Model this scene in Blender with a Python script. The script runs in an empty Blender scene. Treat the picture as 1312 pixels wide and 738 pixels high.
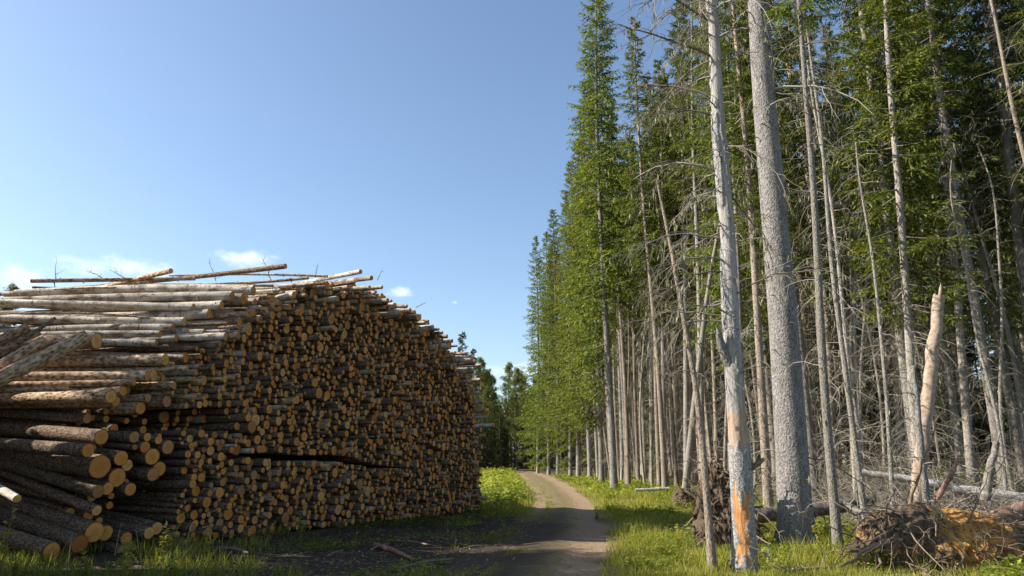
import bpy, math, random
import numpy as np
from mathutils import Matrix, Vector

random.seed(7)
RNG = np.random.default_rng(11)
SC = bpy.context.scene
COL = SC.collection
PI = math.pi

# ------------------------------------------------------------------ camera numbers (used for measuring the place)
FPX, PITCH, EYE = 920.0, math.radians(13.4), 1.6
_cp, _sp = math.cos(PITCH), math.sin(PITCH)
def ray(px, py):
    a = (px - 656) / FPX; b = (369 - py) / FPX
    return np.array((a, _cp - b * _sp, _sp + b * _cp))
def at(px, py, y):                       # the point seen at a pixel of the photograph, y metres ahead
    d = ray(px, py); t = y / d[1]
    return np.array((d[0] * t, y, EYE + d[2] * t))
def gnd(px, py, z=0.0):
    d = ray(px, py); t = (z - EYE) / d[2]
    return np.array((d[0] * t, d[1] * t, z))

# ------------------------------------------------------------------ small numeric helpers
def sstep(a, b, x):
    t = np.clip((np.asarray(x, float) - a) / (b - a), 0, 1)
    return t * t * (3 - 2 * t)
def _hash(ix, iy, seed):
    n = (ix * 374761393 + iy * 668265263 + seed * 974634777) & 0xffffffff
    n = ((n ^ (n >> 13)) * 1274126177) & 0xffffffff
    return ((n ^ (n >> 16)) & 0xffff) / 65535.0
def vnoise(x, y, seed=0):
    x = np.asarray(x, float); y = np.asarray(y, float)
    ix = np.floor(x).astype(np.int64); iy = np.floor(y).astype(np.int64)
    fx = x - ix; fy = y - iy
    fx = fx * fx * (3 - 2 * fx); fy = fy * fy * (3 - 2 * fy)
    a = _hash(ix, iy, seed); b = _hash(ix + 1, iy, seed)
    c = _hash(ix, iy + 1, seed); d = _hash(ix + 1, iy + 1, seed)
    return (a * (1 - fx) + b * fx) * (1 - fy) + (c * (1 - fx) + d * fx) * fy
def fbm(x, y, seed=0, oct=4):
    s = 0; a = .5; f = 1
    for k in range(oct):
        s = s + a * vnoise(np.asarray(x) * f, np.asarray(y) * f, seed + k * 17); a *= .5; f *= 2.03
    return s
def unit(v):
    v = np.asarray(v, float)
    return v / np.maximum(np.linalg.norm(v, axis=-1, keepdims=True), 1e-9)

# ------------------------------------------------------------------ mesh collector
class MB:
    def __init__(self):
        self.v = []; self.n = 0; self.q = []; self.t = []; self.qm = []; self.tm = []; self.r = []; self.c = []
    def add(self, v, quads=None, tris=None, mat=0, rnd=0.5, cap=None):
        v = np.asarray(v, float).reshape(-1, 3); k = len(v)
        self.v.append(v)
        self.r.append(np.broadcast_to(np.asarray(rnd, float), (k,)))
        self.c.append(np.zeros((k, 3)) if cap is None else np.asarray(cap, float).reshape(-1, 3))
        if quads is not None and len(quads):
            q = np.asarray(quads, np.int64).reshape(-1, 4) + self.n; self.q.append(q)
            self.qm.append(np.broadcast_to(np.asarray(mat), (len(q),)))
        if tris is not None and len(tris):
            t = np.asarray(tris, np.int64).reshape(-1, 3) + self.n; self.t.append(t)
            self.tm.append(np.broadcast_to(np.asarray(mat), (len(t),)))
        self.n += k
    def tubes(self, P, R, sides=3, mat=0, rnd=0.5, closed_tip=False):
        # P (T,n,3), R (T,n)
        P = np.asarray(P, float); R = np.asarray(R, float)
        if P.ndim == 2: P = P[None]; R = R[None]
        T, n, _ = P.shape
        tan = np.gradient(P, axis=1); tan = unit(tan)
        ref = np.where(np.abs(tan[:, :1, 2:3]) > .8, np.array((1., 0.13, 0))[None, None], np.array((0.07, 0., 1.))[None, None])
        ref = np.broadcast_to(ref, tan.shape)
        a = unit(np.cross(tan, ref)); b = np.cross(tan, a)
        th = np.arange(sides) * 2 * PI / sides
        ring = a[:, :, None, :] * np.cos(th)[None, None, :, None] + b[:, :, None, :] * np.sin(th)[None, None, :, None]
        V = P[:, :, None, :] + ring * R[:, :, None, None]
        i = np.arange(n - 1)[:, None]; j = np.arange(sides)[None, :]; j2 = (j + 1) % sides
        q = np.stack([i * sides + j, i * sides + j2, (i + 1) * sides + j2, (i + 1) * sides + j], -1).reshape(-1, 4)
        Q = (q[None] + (np.arange(T) * n * sides)[:, None, None]).reshape(-1, 4)
        rr = np.asarray(rnd, float)
        if rr.ndim == 1: rr = np.repeat(rr, n * sides)
        self.add(V.reshape(-1, 3), Q, mat=mat, rnd=rr)
    def cards(self, P, D, L, W, rnd=0.5, mat=0, S=None, mid=.42, fold=0.0):
        P = np.asarray(P, float); D = unit(D); N = len(P)
        L = np.broadcast_to(np.asarray(L, float), (N,))[:, None]; W = np.broadcast_to(np.asarray(W, float), (N,))[:, None]
        if S is None: S = RNG.normal(size=(N, 3))
        S = unit(np.cross(D, S))
        up = np.cross(S, D) * (W * fold)
        V = np.stack([P, P + D * L * mid + S * W / 2 + up, P + D * L, P + D * L * mid - S * W / 2 + up], 1)
        Q = np.arange(N * 4).reshape(N, 4)
        rr = np.asarray(rnd, float)
        if rr.ndim == 1: rr = np.repeat(rr, 4)
        self.add(V.reshape(-1, 3), Q, mat=mat, rnd=rr)
    def mesh(self, name, mats, smooth=True):
        me = bpy.data.meshes.new(name)
        v = np.concatenate(self.v); nq = sum(len(x) for x in self.q); nt = sum(len(x) for x in self.t)
        me.vertices.add(len(v)); me.vertices.foreach_set('co', v.astype(np.float32).ravel())
        loops = []; starts = []; totals = []; mi = []
        if nq:
            q = np.concatenate(self.q); loops.append(q.ravel()); starts.append(np.arange(nq) * 4); totals.append(np.full(nq, 4)); mi.append(np.concatenate(self.qm))
        if nt:
            t = np.concatenate(self.t); loops.append(t.ravel()); starts.append(np.arange(nt) * 3 + nq * 4); totals.append(np.full(nt, 3)); mi.append(np.concatenate(self.tm))
        loops = np.concatenate(loops); starts = np.concatenate(starts); totals = np.concatenate(totals); mi = np.concatenate(mi)
        me.loops.add(len(loops)); me.loops.foreach_set('vertex_index', loops.astype(np.int32))
        me.polygons.add(len(starts)); me.polygons.foreach_set('loop_start', starts.astype(np.int32)); me.polygons.foreach_set('loop_total', totals.astype(np.int32))
        me.polygons.foreach_set('material_index', mi.astype(np.int32))
        me.polygons.foreach_set('use_smooth', np.full(len(starts), smooth))
        a = me.attributes.new('rnd', 'FLOAT', 'POINT'); a.data.foreach_set('value', np.concatenate(self.r).astype(np.float32))
        a = me.attributes.new('cap', 'FLOAT_VECTOR', 'POINT'); a.data.foreach_set('vector', np.concatenate(self.c).astype(np.float32).ravel())
        for m in (mats if isinstance(mats, (list, tuple)) else [mats]): me.materials.append(m)
        me.update(); me.validate()
        return me

def link(name, me, parent=None, loc=None):
    o = bpy.data.objects.new(name, me); COL.objects.link(o)
    if parent is not None: o.parent = parent
    if loc is not None: o.location = loc
    return o
def tag(o, label=None, cat=None, group=None, kind=None):
    if label and not 4 <= len(label.split()) <= 16: print('LABEL', len(label.split()), label)
    if label: o['label'] = label
    if cat: o['category'] = cat
    if group: o['group'] = group
    if kind: o['kind'] = kind
    return o
def root(name, loc, label, cat, group=None, rz=0):
    o = bpy.data.objects.new(name, None); COL.objects.link(o)
    o.location = loc; o.rotation_euler = (0, 0, rz); o.empty_display_size = .2
    return tag(o, label, cat, group)

# ------------------------------------------------------------------ materials
class NT:
    def __init__(self, name):
        m = bpy.data.materials.new(name); m.use_nodes = True; self.m = m
        self.t = m.node_tree; self.t.nodes.clear()
        self.out = self.t.nodes.new('ShaderNodeOutputMaterial')
    def n(self, typ, **kw):
        nd = self.t.nodes.new(typ)
        for k, v in kw.items():
            if k.startswith('i_'):
                key = k[2:]; key = int(key) if key.isdigit() else key.replace('_', ' ')
                s = nd.inputs[key]
                if isinstance(v, bpy.types.NodeSocket): self.t.links.new(v, s)
                else: s.default_value = v
            else: setattr(nd, k, v)
        return nd
    def ln(self, a, b): self.t.links.new(a, b)
    def attr(self, name): return self.n('ShaderNodeAttribute', attribute_name=name)
    def ramp(self, fac, stops):
        r = self.n('ShaderNodeValToRGB'); e = r.color_ramp.elements
        while len(e) < len(stops): e.new(.5)
        for k, (p, c) in enumerate(stops):
            e[k].position = p; e[k].color = (*c, 1) if len(c) == 3 else c
        self.ln(fac, r.inputs[0]); return r.outputs[0]
    def noise(self, vec, scale, detail=4, rough=.55, dist=0):
        nd = self.n('ShaderNodeTexNoise', i_Scale=scale, i_Detail=detail, i_Roughness=rough, i_Distortion=dist)
        if vec is not None: self.ln(vec, nd.inputs['Vector'])
        return nd.outputs['Fac']
    def math(self, op, a, b=0.0, clamp=False):
        nd = self.n('ShaderNodeMath', operation=op, use_clamp=clamp)
        for k, v in enumerate((a, b)):
            if isinstance(v, bpy.types.NodeSocket): self.ln(v, nd.inputs[k])
            else: nd.inputs[k].default_value = v
        return nd.outputs[0]
    def mix(self, fac, a, b, blend='MIX'):
        nd = self.n('ShaderNodeMix', data_type='RGBA', blend_type=blend)
        for s, v in ((nd.inputs[0], fac), (nd.inputs[6], a), (nd.inputs[7], b)):
            if isinstance(v, bpy.types.NodeSocket): self.ln(v, s)
            elif isinstance(v, (int, float)): s.default_value = v
            else: s.default_value = (*v, 1)
        return nd.outputs[2]
    def mapping(self, vec, scale):
        nd = self.n('ShaderNodeMapping'); nd.inputs['Scale'].default_value = scale; self.ln(vec, nd.inputs['Vector']); return nd.outputs[0]
    def objco(self): return self.n('ShaderNodeTexCoord').outputs['Object']
    def geopos(self): return self.n('ShaderNodeNewGeometry').outputs['Position']
    def done(self, col, rough=.9, bump=None, bs=.5, bd=.02, trans=0.0, transcol=None, spec=.2):
        p = self.n('ShaderNodeBsdfPrincipled', i_Roughness=rough)
        p.inputs['Specular IOR Level'].default_value = spec
        if isinstance(col, bpy.types.NodeSocket): self.ln(col, p.inputs['Base Color'])
        else: p.inputs['Base Color'].default_value = (*col, 1)
        if bump is not None:
            b = self.n('ShaderNodeBump', i_Strength=bs, i_Distance=bd); self.ln(bump, b.inputs['Height']); self.ln(b.outputs[0], p.inputs['Normal'])
        sh = p.outputs[0]
        if trans > 0:
            tr = self.n('ShaderNodeBsdfTranslucent')
            tc = transcol if transcol is not None else col
            if isinstance(tc, bpy.types.NodeSocket): self.ln(tc, tr.inputs[0])
            else: tr.inputs[0].default_value = (*tc, 1)
            mx = self.n('ShaderNodeMixShader'); mx.inputs[0].default_value = trans
            self.ln(sh, mx.inputs[1]); self.ln(tr.outputs[0], mx.inputs[2]); sh = mx.outputs[0]
        self.ln(sh, self.out.inputs[0]); return self.m

def mat_bark(name, dark, mid, light, sc=1.0, lichen=0.0, patch=None):
    N = NT(name); co = N.objco()
    oi = N.n('ShaderNodeObjectInfo').outputs['Random']
    sq = N.mapping(co, (1, 1, .45))
    n1 = N.noise(sq, 22 * sc, 6, .7); n2 = N.noise(N.mapping(co, (1, 1, .2)), 3 * sc, 3)
    vo = N.n('ShaderNodeTexVoronoi', i_Scale=34 * sc); N.ln(sq, vo.inputs['Vector'])
    f = N.math('ADD', N.math('MULTIPLY', n1, .6), N.math('MULTIPLY', vo.outputs['Distance'], .55))
    c = N.ramp(f, [(.28, dark), (.48, mid), (.72, light)])
    c = N.mix(N.math('MULTIPLY', n2, .55), c, mid)
    if lichen:
        l = N.ramp(N.noise(co, 9 * sc, 5, .7), [(.56, (0, 0, 0)), (.66, (1, 1, 1))])
        c = N.mix(N.math('MULTIPLY', l, lichen), c, (.28, .28, .23))
    if patch:
        l = N.ramp(N.noise(N.mapping(co, (1, 1, .25)), 2.2, 4, .6), [(.60, (0, 0, 0)), (.64, (1, 1, 1))])
        c = N.mix(N.math('MULTIPLY', l, .85), c, patch)
    hs = N.n('ShaderNodeHueSaturation', i_Color=c)
    N.ln(N.math('ADD', N.math('MULTIPLY', oi, .5), .75), hs.inputs['Value'])
    return N.done(hs.outputs[0], .95, f, .7, .03, spec=.1)

def mat_leaf(name, stops, trans=.35, tmul=(1.25, 1.15, .5), obj=.35, rough=.6):
    N = NT(name); r = N.attr('rnd').outputs['Fac']
    oi = N.n('ShaderNodeObjectInfo').outputs['Random']
    c = N.ramp(r, stops)
    hs = N.n('ShaderNodeHueSaturation', i_Color=c)
    N.ln(N.math('ADD', N.math('MULTIPLY', oi, obj), 1 - obj / 2), hs.inputs['Value'])
    N.ln(N.math('ADD', N.math('MULTIPLY', oi, .03), .485), hs.inputs['Hue'])
    tc = N.mix(1.0, hs.outputs[0], tmul, 'MULTIPLY')
    return N.done(hs.outputs[0], rough, trans=trans, transcol=tc, spec=.25)

def mat_twig(name, a, b):
    N = NT(name); r = N.attr('rnd').outputs['Fac']
    c = N.ramp(r, [(0, a), (1, b)])
    f = N.noise(N.geopos(), 30, 3)
    c = N.mix(N.math('MULTIPLY', f, .5), c, (.10, .09, .075))
    return N.done(c, .9, spec=.1)

M = {}
M['spruce_bark'] = mat_bark('spruce_bark', (.05, .044, .038), (.165, .152, .138), (.31, .295, .275), 1.0, .5)
M['thin_bark'] = mat_bark('thin_spruce_bark', (.06, .05, .04), (.175, .155, .132), (.32, .295, .262), 1.3, .5)
M['warm_bark'] = mat_bark('warm_spruce_bark', (.06, .045, .034), (.165, .13, .10), (.30, .25, .20), 1.2, .4, patch=(.42, .30, .19))
M['pine_trunk'] = mat_bark('pine_trunk_bark', (.10, .06, .04), (.28, .16, .09), (.36, .24, .15), 1.0, .2)
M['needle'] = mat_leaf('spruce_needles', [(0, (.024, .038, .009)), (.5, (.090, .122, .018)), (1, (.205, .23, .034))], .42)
M['needle_edge'] = mat_leaf('sunny_spruce_needles', [(0, (.030, .045, .010)), (.5, (.112, .148, .021)), (1, (.25, .28, .042))], .45)  # brighter needle copy for the forest edge, sunlight put into the colour
M['needle_dark'] = mat_leaf('shaded_spruce_needles', [(0, (.018, .028, .010)), (.5, (.036, .052, .016)), (1, (.065, .085, .022))], .3)  # darker needle copy for the understorey, forest shade put into the colour
M['needle_far'] = mat_leaf('far_conifer_needles', [(0, (.045, .065, .017)), (.5, (.10, .125, .028)), (1, (.16, .18, .04))], .4)
M['needle_pine'] = mat_leaf('pine_needles', [(0, (.06, .08, .025)), (1, (.19, .215, .06))], .3)
M['twig'] = mat_twig('dead_twigs', (.095, .076, .058), (.37, .33, .275))
M['twig_pale'] = mat_twig('pale_dead_twigs', (.30, .27, .23), (.52, .49, .44))
M['stub'] = mat_twig('branch_stubs', (.05, .042, .034), (.17, .145, .12))
M['root'] = mat_twig('roots', (.11, .075, .05), (.27, .20, .14))
M['grass'] = mat_leaf('grass_blades', [(0, (.10, .12, .02)), (.4, (.24, .255, .04)), (.75, (.38, .36, .08)), (1, (.52, .44, .21))], .45, obj=0)
M['herb'] = mat_leaf('herb_leaves', [(0, (.08, .11, .016)), (.4, (.20, .245, .034)), (.75, (.34, .36, .055)), (1, (.46, .42, .12))], .45, obj=0)
M['stalk'] = mat_twig('dry_stalks', (.30, .21, .11), (.45, .34, .18))

def mat_logbark(name, kind):
    N = NT(name); co = N.attr('cap').outputs['Vector']; r = N.attr('rnd').outputs['Fac']
    # cap holds log-local coordinates (x along the log in metres, y and z across)
    ofs = N.n('ShaderNodeVectorMath', operation='ADD'); N.ln(co, ofs.inputs[0])
    cmb = N.n('ShaderNodeCombineXYZ'); N.ln(N.math('MULTIPLY', r, 37.0), cmb.inputs[0]); N.ln(N.math('MULTIPLY', r, 91.0), cmb.inputs[1]); N.ln(cmb.outputs[0], ofs.inputs[1])
    v = ofs.outputs[0]
    if kind == 'birch':
        base = N.ramp(N.noise(N.mapping(v, (.6, 1, 1)), 5, 4), [(.3, (.20, .155, .11)), (.48, (.43, .365, .29)), (.7, (.64, .59, .51))])
        dash = N.noise(N.mapping(v, (14, 2.2, 2.2)), 2.2, 3, .6)
        d = N.ramp(dash, [(.60, (0, 0, 0)), (.66, (1, 1, 1))])
        blot = N.ramp(N.noise(N.mapping(v, (.5, 1, 1)), 7, 5, .65), [(.54, (0, 0, 0)), (.62, (1, 1, 1))])
        c = N.mix(d, base, (.10, .08, .065)); c = N.mix(N.math('MULTIPLY', blot, .85), c, (.15, .105, .07))
        h = N.noise(v, 20, 4)
    elif kind == 'pine':
        n1 = N.noise(N.mapping(v, (.55, 1, 1)), 14, 6, .7)
        vo = N.n('ShaderNodeTexVoronoi', i_Scale=22.0); N.ln(N.mapping(v, (.5, 1, 1)), vo.inputs['Vector'])
        h = N.math('ADD', N.math('MULTIPLY', n1, .65), N.math('MULTIPLY', vo.outputs['Distance'], .5))
        c = N.ramp(h, [(.30, (.055, .034, .022)), (.48, (.22, .135, .08)), (.62, (.43, .295, .185)), (.80, (.60, .46, .31))])
        fl = N.ramp(N.noise(N.mapping(v, (1, 2, 2)), 26, 3), [(.62, (0, 0, 0)), (.68, (1, 1, 1))])
        c = N.mix(fl, c, (.62, .46, .29))
    else:
        n1 = N.noise(N.mapping(v, (.6, 1, 1)), 18, 6, .7)
        vo = N.n('ShaderNodeTexVoronoi', i_Scale=30.0); N.ln(N.mapping(v, (.6, 1, 1)), vo.inputs['Vector'])
        h = N.math('ADD', N.math('MULTIPLY', n1, .65), N.math('MULTIPLY', vo.outputs['Distance'], .5))
        c = N.ramp(h, [(.30, (.032, .021, .014)), (.5, (.105, .068, .044)), (.72, (.25, .18, .125))])
        fl = N.ramp(N.noise(N.mapping(v, (1, 2, 2)), 24, 3), [(.66, (0, 0, 0)), (.70, (1, 1, 1))])
        c = N.mix(fl, c, (.48, .33, .20))
    hs = N.n('ShaderNodeHueSaturation', i_Color=c); N.ln(N.math('ADD', N.math('MULTIPLY', r, .4), .8), hs.inputs['Value'])
    return N.done(hs.outputs[0], .9, h, .8, .02, spec=.15)
M['pine'] = mat_logbark('pine_log_bark', 'pine')
M['birch'] = mat_logbark('birch_log_bark', 'birch')
M['spruce'] = mat_logbark('spruce_log_bark', 'spruce')

def mat_cut():
    N = NT('sawn_log_end'); co = N.attr('cap').outputs['Vector']; r = N.attr('rnd').outputs['Fac']
    sep = N.n('ShaderNodeSeparateXYZ'); N.ln(co, sep.inputs[0])
    wob = N.noise(co, 9, 3)
    cmb = N.n('ShaderNodeCombineXYZ'); N.ln(sep.outputs[1], cmb.inputs[1]); N.ln(sep.outputs[2], cmb.inputs[2])
    ln = N.n('ShaderNodeVectorMath', operation='LENGTH'); N.ln(cmb.outputs[0], ln.inputs[0])
    rad = N.math('ADD', ln.outputs['Value'], N.math('MULTIPLY', wob, .018))
    ring = N.math('ADD', N.math('MULTIPLY', N.math('SINE', N.math('MULTIPLY', rad, 560)), .5), .5)
    base = N.ramp(r, [(0, (.36, .12, .026)), (.12, (.40, .22, .10)), (.26, (.60, .225, .042)), (.65, (.72, .31, .066)), (.9, (.72, .40, .13)), (1, (.46, .29, .15))])
    base = N.mix(N.math('MULTIPLY', ring, .28), base, (.30, .13, .05))
    blot = N.ramp(N.noise(N.n('ShaderNodeVectorMath', operation='ADD', i_0=co, i_1=N.n('ShaderNodeCombineXYZ', i_X=N.math('MULTIPLY', r, 53.0)).outputs[0]).outputs[0], 14, 4, .6), [(.48, (0, 0, 0)), (.66, (1, 1, 1))])
    cr = N.n('ShaderNodeMath', operation='ARCTAN2'); N.ln(sep.outputs[1], cr.inputs[0]); N.ln(sep.outputs[2], cr.inputs[1])
    crk = N.math('MULTIPLY', N.math('GREATER_THAN', N.math('SINE', N.math('ADD', N.math('MULTIPLY', cr.outputs[0], 1.0), N.math('MULTIPLY', r, 44.0))), .9985), N.math('GREATER_THAN', r, .6))
    c = N.mix(N.math('MULTIPLY', blot, .35), base, (.25, .12, .05))
    rim = N.ramp(sep.outputs[0], [(.90, (0, 0, 0)), (.97, (1, 1, 1))])
    heart = N.ramp(sep.outputs[0], [(.0, (1, 1, 1)), (.42, (.6, .6, .6)), (.55, (0, 0, 0))])
    c = N.mix(N.math('MULTIPLY', heart, .3), c, (.27, .115, .04))
    c = N.mix(N.math('MULTIPLY', crk, .75), c, (.08, .04, .02))
    c = N.mix(rim, c, (.075, .045, .03))
    return N.done(c, .85, spec=.15)
M['cut'] = mat_cut()

# ------------------------------------------------------------------ terrain
ROADPTS = np.array([(-1.2, -30), (-1.0, 0), (-.35, 8), (.15, 11), (.95, 16), (1.55, 23), (1.95, 30), (2.25, 49), (2.2, 66), (2.05, 79), (1.6, 92), (-1.0, 102), (-9, 110), (-30, 118), (-80, 124)], float)
def _dense(P, n=400):
    # Catmull-Rom through the points
    out = []
    Q = np.vstack([2 * P[0] - P[1], P, 2 * P[-1] - P[-2]])
    for i in range(1, len(Q) - 2):
        p0, p1, p2, p3 = Q[i - 1:i + 3]
        for t in np.linspace(0, 1, 40, endpoint=False):
            out.append(.5 * ((2 * p1) + (-p0 + p2) * t + (2 * p0 - 5 * p1 + 4 * p2 - p3) * t * t + (-p0 + 3 * p1 - 3 * p2 + p3) * t ** 3))
    return np.array(out)
ROAD = _dense(ROADPTS)
ROADHW = lambda y: np.interp(y, [0, 11, 23, 35, 49, 80], [1.3, 1.3, 1.15, 1.3, 1.6, 1.6])
def road_dist(x, y):
    x = np.asarray(x, float); y = np.asarray(y, float)
    sh = x.shape; x = x.ravel(); y = y.ravel(); out = np.empty(len(x))
    pts = ROAD[::4]
    for i in range(0, len(x), 4000):
        d = (x[i:i + 4000, None] - pts[None, :, 0]) ** 2 + (y[i:i + 4000, None] - pts[None, :, 1]) ** 2
        out[i:i + 4000] = np.sqrt(d.min(1))
    return out.reshape(sh)
def hz(x, y):
    x = np.asarray(x, float); y = np.asarray(y, float)
    d = np.minimum(np.abs(x - np.interp(y, ROADPTS[:10, 1], ROADPTS[:10, 0])), 50)
    off = sstep(1.8, 4.5, d) * sstep(100, 80, y)
    z = off * ((fbm(x * .55, y * .55, 3, 3) - .45) * .28 + (fbm(x * 1.9, y * 1.9, 9, 2) - .4) * .10)
    z = z + 1.0 * sstep(7.5, 14, x) * sstep(15, 26, y)
    z = z * (1 - .75 * sstep(-2, -5, x) * sstep(30, 24, y))
    return z
def build_ground():
    def axis(lo, a, b, hi, st):
        core = np.arange(a, b, st); out = [core]
        x = b; s = st; up = []
        while x < hi: up.append(x); s *= 1.16; x += s
        up.append(hi); dn = []; x = a - st; s = st
        while x > lo: dn.append(x); s *= 1.16; x -= s
        dn.append(lo)
        return np.concatenate([dn[::-1], core, up])
    xs = axis(-1500, -14, 24, 1500, .3); ys = axis(-300, 6, 46, 2500, .3)
    X, Y = np.meshgrid(xs, ys); Z = hz(X, Y)
    nx, ny = len(xs), len(ys)
    i = np.arange(ny - 1)[:, None]; j = np.arange(nx - 1)[None]
    q = np.stack([i * nx + j, i * nx + j + 1, (i + 1) * nx + j + 1, (i + 1) * nx + j], -1).reshape(-1, 4)
    rd = road_dist(X, Y)
    # cap.x = closeness to the track, cap.y = forest floor, cap.z = trodden dirt by the log pile
    forest = sstep(0, 2.5, X - np.interp(Y, [0, 14, 20, 30, 39, 60, 90, 110], [60, 11, 8.5, 7.0, 5.6, 5.2, 3.6, -10]))
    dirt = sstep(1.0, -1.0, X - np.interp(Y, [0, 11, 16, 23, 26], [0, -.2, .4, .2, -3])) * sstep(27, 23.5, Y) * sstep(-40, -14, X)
    mb = MB(); mb.add(np.stack([X, Y, Z], -1).reshape(-1, 3), q, cap=np.stack([np.clip(1 - (rd - .8) / .8, 0, 1), forest, dirt], -1).reshape(-1, 3))
    N = NT('ground'); p = N.geopos(); cap = N.n('ShaderNodeSeparateXYZ'); N.ln(N.attr('cap').outputs['Vector'], cap.inputs[0])
    n1 = N.noise(p, .9, 5, .6); n2 = N.noise(p, 9, 6, .7); n3 = N.noise(p, 45, 3, .7)
    g = N.ramp(n2, [(.3, (.06, .055, .018)), (.5, (.14, .135, .035)), (.72, (.26, .21, .10))])
    g = N.mix(N.ramp(n1, [(.45, (0, 0, 0)), (.65, (1, 1, 1))]), g, (.15, .125, .065))
    ff = N.ramp(n2, [(.3, (.045, .033, .022)), (.5, (.11, .085, .055)), (.72, (.20, .165, .12))])
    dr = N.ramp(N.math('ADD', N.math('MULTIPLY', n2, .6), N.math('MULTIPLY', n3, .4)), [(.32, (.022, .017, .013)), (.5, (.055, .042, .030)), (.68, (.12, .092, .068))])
    edge = N.math('ADD', cap.outputs[1], N.math('MULTIPLY', N.math('SUBTRACT', n1, .5), 1.2), True)
    c = N.mix(edge, g, ff)
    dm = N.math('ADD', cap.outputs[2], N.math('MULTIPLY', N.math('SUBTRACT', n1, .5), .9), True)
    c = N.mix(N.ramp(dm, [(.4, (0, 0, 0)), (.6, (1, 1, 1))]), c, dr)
    gr = N.ramp(n2, [(.3, (.17, .13, .09)), (.55, (.30, .25, .18)), (.75, (.42, .36, .28))])
    rm = N.math('ADD', cap.outputs[0], N.math('MULTIPLY', N.math('SUBTRACT', n2, .5), 1.2), True)
    c = N.mix(N.ramp(rm, [(.55, (0, 0, 0)), (.8, (1, 1, 1))]), c, gr)
    m = N.done(c, .95, N.math('ADD', n2, N.math('MULTIPLY', n3, .5)), .8, .05, spec=.1)
    tag(link('ground', mb.mesh('ground', m)), kind='structure')
def build_road():
    P = ROAD[(ROAD[:, 1] > -20) & (ROAD[:, 0] > -40)]
    T = unit(np.gradient(P, axis=0)); Nn = np.stack([T[:, 1], -T[:, 0]], -1)
    ks = np.linspace(-1, 1, 25)
    hw = ROADHW(P[:, 1])
    s = np.cumsum(np.r_[0, np.linalg.norm(np.diff(P, axis=0), axis=1)])
    wl = hw * (1 + .35 * (vnoise(s * 1.3, s * 0, 5) - .5) + .2 * (vnoise(s * 4, s * 0, 8) - .5)); wr = hw * (1 + .35 * (vnoise(s * 1.1, s * 0, 15) - .5) + .2 * (vnoise(s * 4.2, s * 0, 18) - .5))
    w = np.where(ks[None] < 0, wl[:, None], wr[:, None])
    X = P[:, :1] + Nn[:, :1] * ks[None] * w; Y = P[:, 1:] + Nn[:, 1:] * ks[None] * w
    crown = .02 + .035 * np.exp(-(ks[None] / .3) ** 2) - .03 * np.exp(-((np.abs(ks[None]) - .62) / .2) ** 2) + .02 * (fbm(X * 2, Y * 2, 4, 3) - .45)
    edge = np.clip((1 - np.abs(ks)) / .12, 0, 1)[None]
    Z = hz(X, Y) + np.maximum(crown, .008) * edge + .004
    n, k = X.shape; i = np.arange(n - 1)[:, None]; j = np.arange(k - 1)[None]
    q = np.stack([i * k + j, i * k + j + 1, (i + 1) * k + j + 1, (i + 1) * k + j], -1).reshape(-1, 4)
    cap = np.stack([np.broadcast_to(ks[None], X.shape), sstep(.75, -.35, ks)[None] * sstep(25, 17, Y), X * 0], -1)  # cap.y = dark dirt on the near left, widened to deepen the foreground shade
    mb = MB(); mb.add(np.stack([X, Y, Z], -1).reshape(-1, 3), q, cap=cap)
    N = NT('dirt_track'); p = N.geopos(); cp = N.n('ShaderNodeSeparateXYZ'); N.ln(N.attr('cap').outputs['Vector'], cp.inputs[0])
    n1 = N.noise(p, 1.3, 5, .6); n2 = N.noise(p, 14, 6, .75); n3 = N.noise(p, 60, 3, .7)
    vo = N.n('ShaderNodeTexVoronoi', i_Scale=55.0); N.ln(p, vo.inputs['Vector'])
    h = N.math('ADD', N.math('MULTIPLY', n2, .6), N.math('MULTIPLY', n3, .4))
    c = N.ramp(h, [(.3, (.13, .088, .052)), (.5, (.285, .20, .125)), (.7, (.46, .355, .24))])
    st = N.ramp(vo.outputs['Distance'], [(.1, (1, 1, 1)), (.22, (0, 0, 0))])
    c = N.mix(N.math('MULTIPLY', st, N.math('MULTIPLY', n1, .7)), c, (.50, .46, .40))
    a = N.math('ABSOLUTE', cp.outputs[0]); a2 = N.math('ABSOLUTE', N.math('ADD', cp.outputs[0], .18))
    mid = N.math('ADD', N.ramp(a2, [(.22, (1, 1, 1)), (.56, (0, 0, 0))]), N.math('MULTIPLY', N.math('SUBTRACT', n1, .5), 1.6), True)
    side = N.math('ADD', N.ramp(a, [(.78, (0, 0, 0)), (1.0, (1, 1, 1))]), N.math('MULTIPLY', N.math('SUBTRACT', n2, .5), 1.4), True)
    gr = N.ramp(n2, [(.35, (.085, .072, .03)), (.6, (.20, .165, .08))])
    c = N.mix(N.math('MULTIPLY', mid, .9), c, gr); c = N.mix(N.math('MULTIPLY', side, .8), c, gr); ld = N.math('ADD', cp.outputs[1], N.math('MULTIPLY', N.math('SUBTRACT', n1, .5), .8), True); c = N.mix(N.math('MULTIPLY', N.math('MULTIPLY', ld, cp.outputs[1], True), 1.3, True), c, N.ramp(h, [(.32, (.03, .023, .017)), (.5, (.07, .054, .038)), (.68, (.15, .115, .085))]))  # ld: dirt tone that also darkens the track for the foreground shade
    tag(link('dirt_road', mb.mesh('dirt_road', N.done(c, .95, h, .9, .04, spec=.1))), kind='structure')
build_ground(); build_road()

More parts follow.
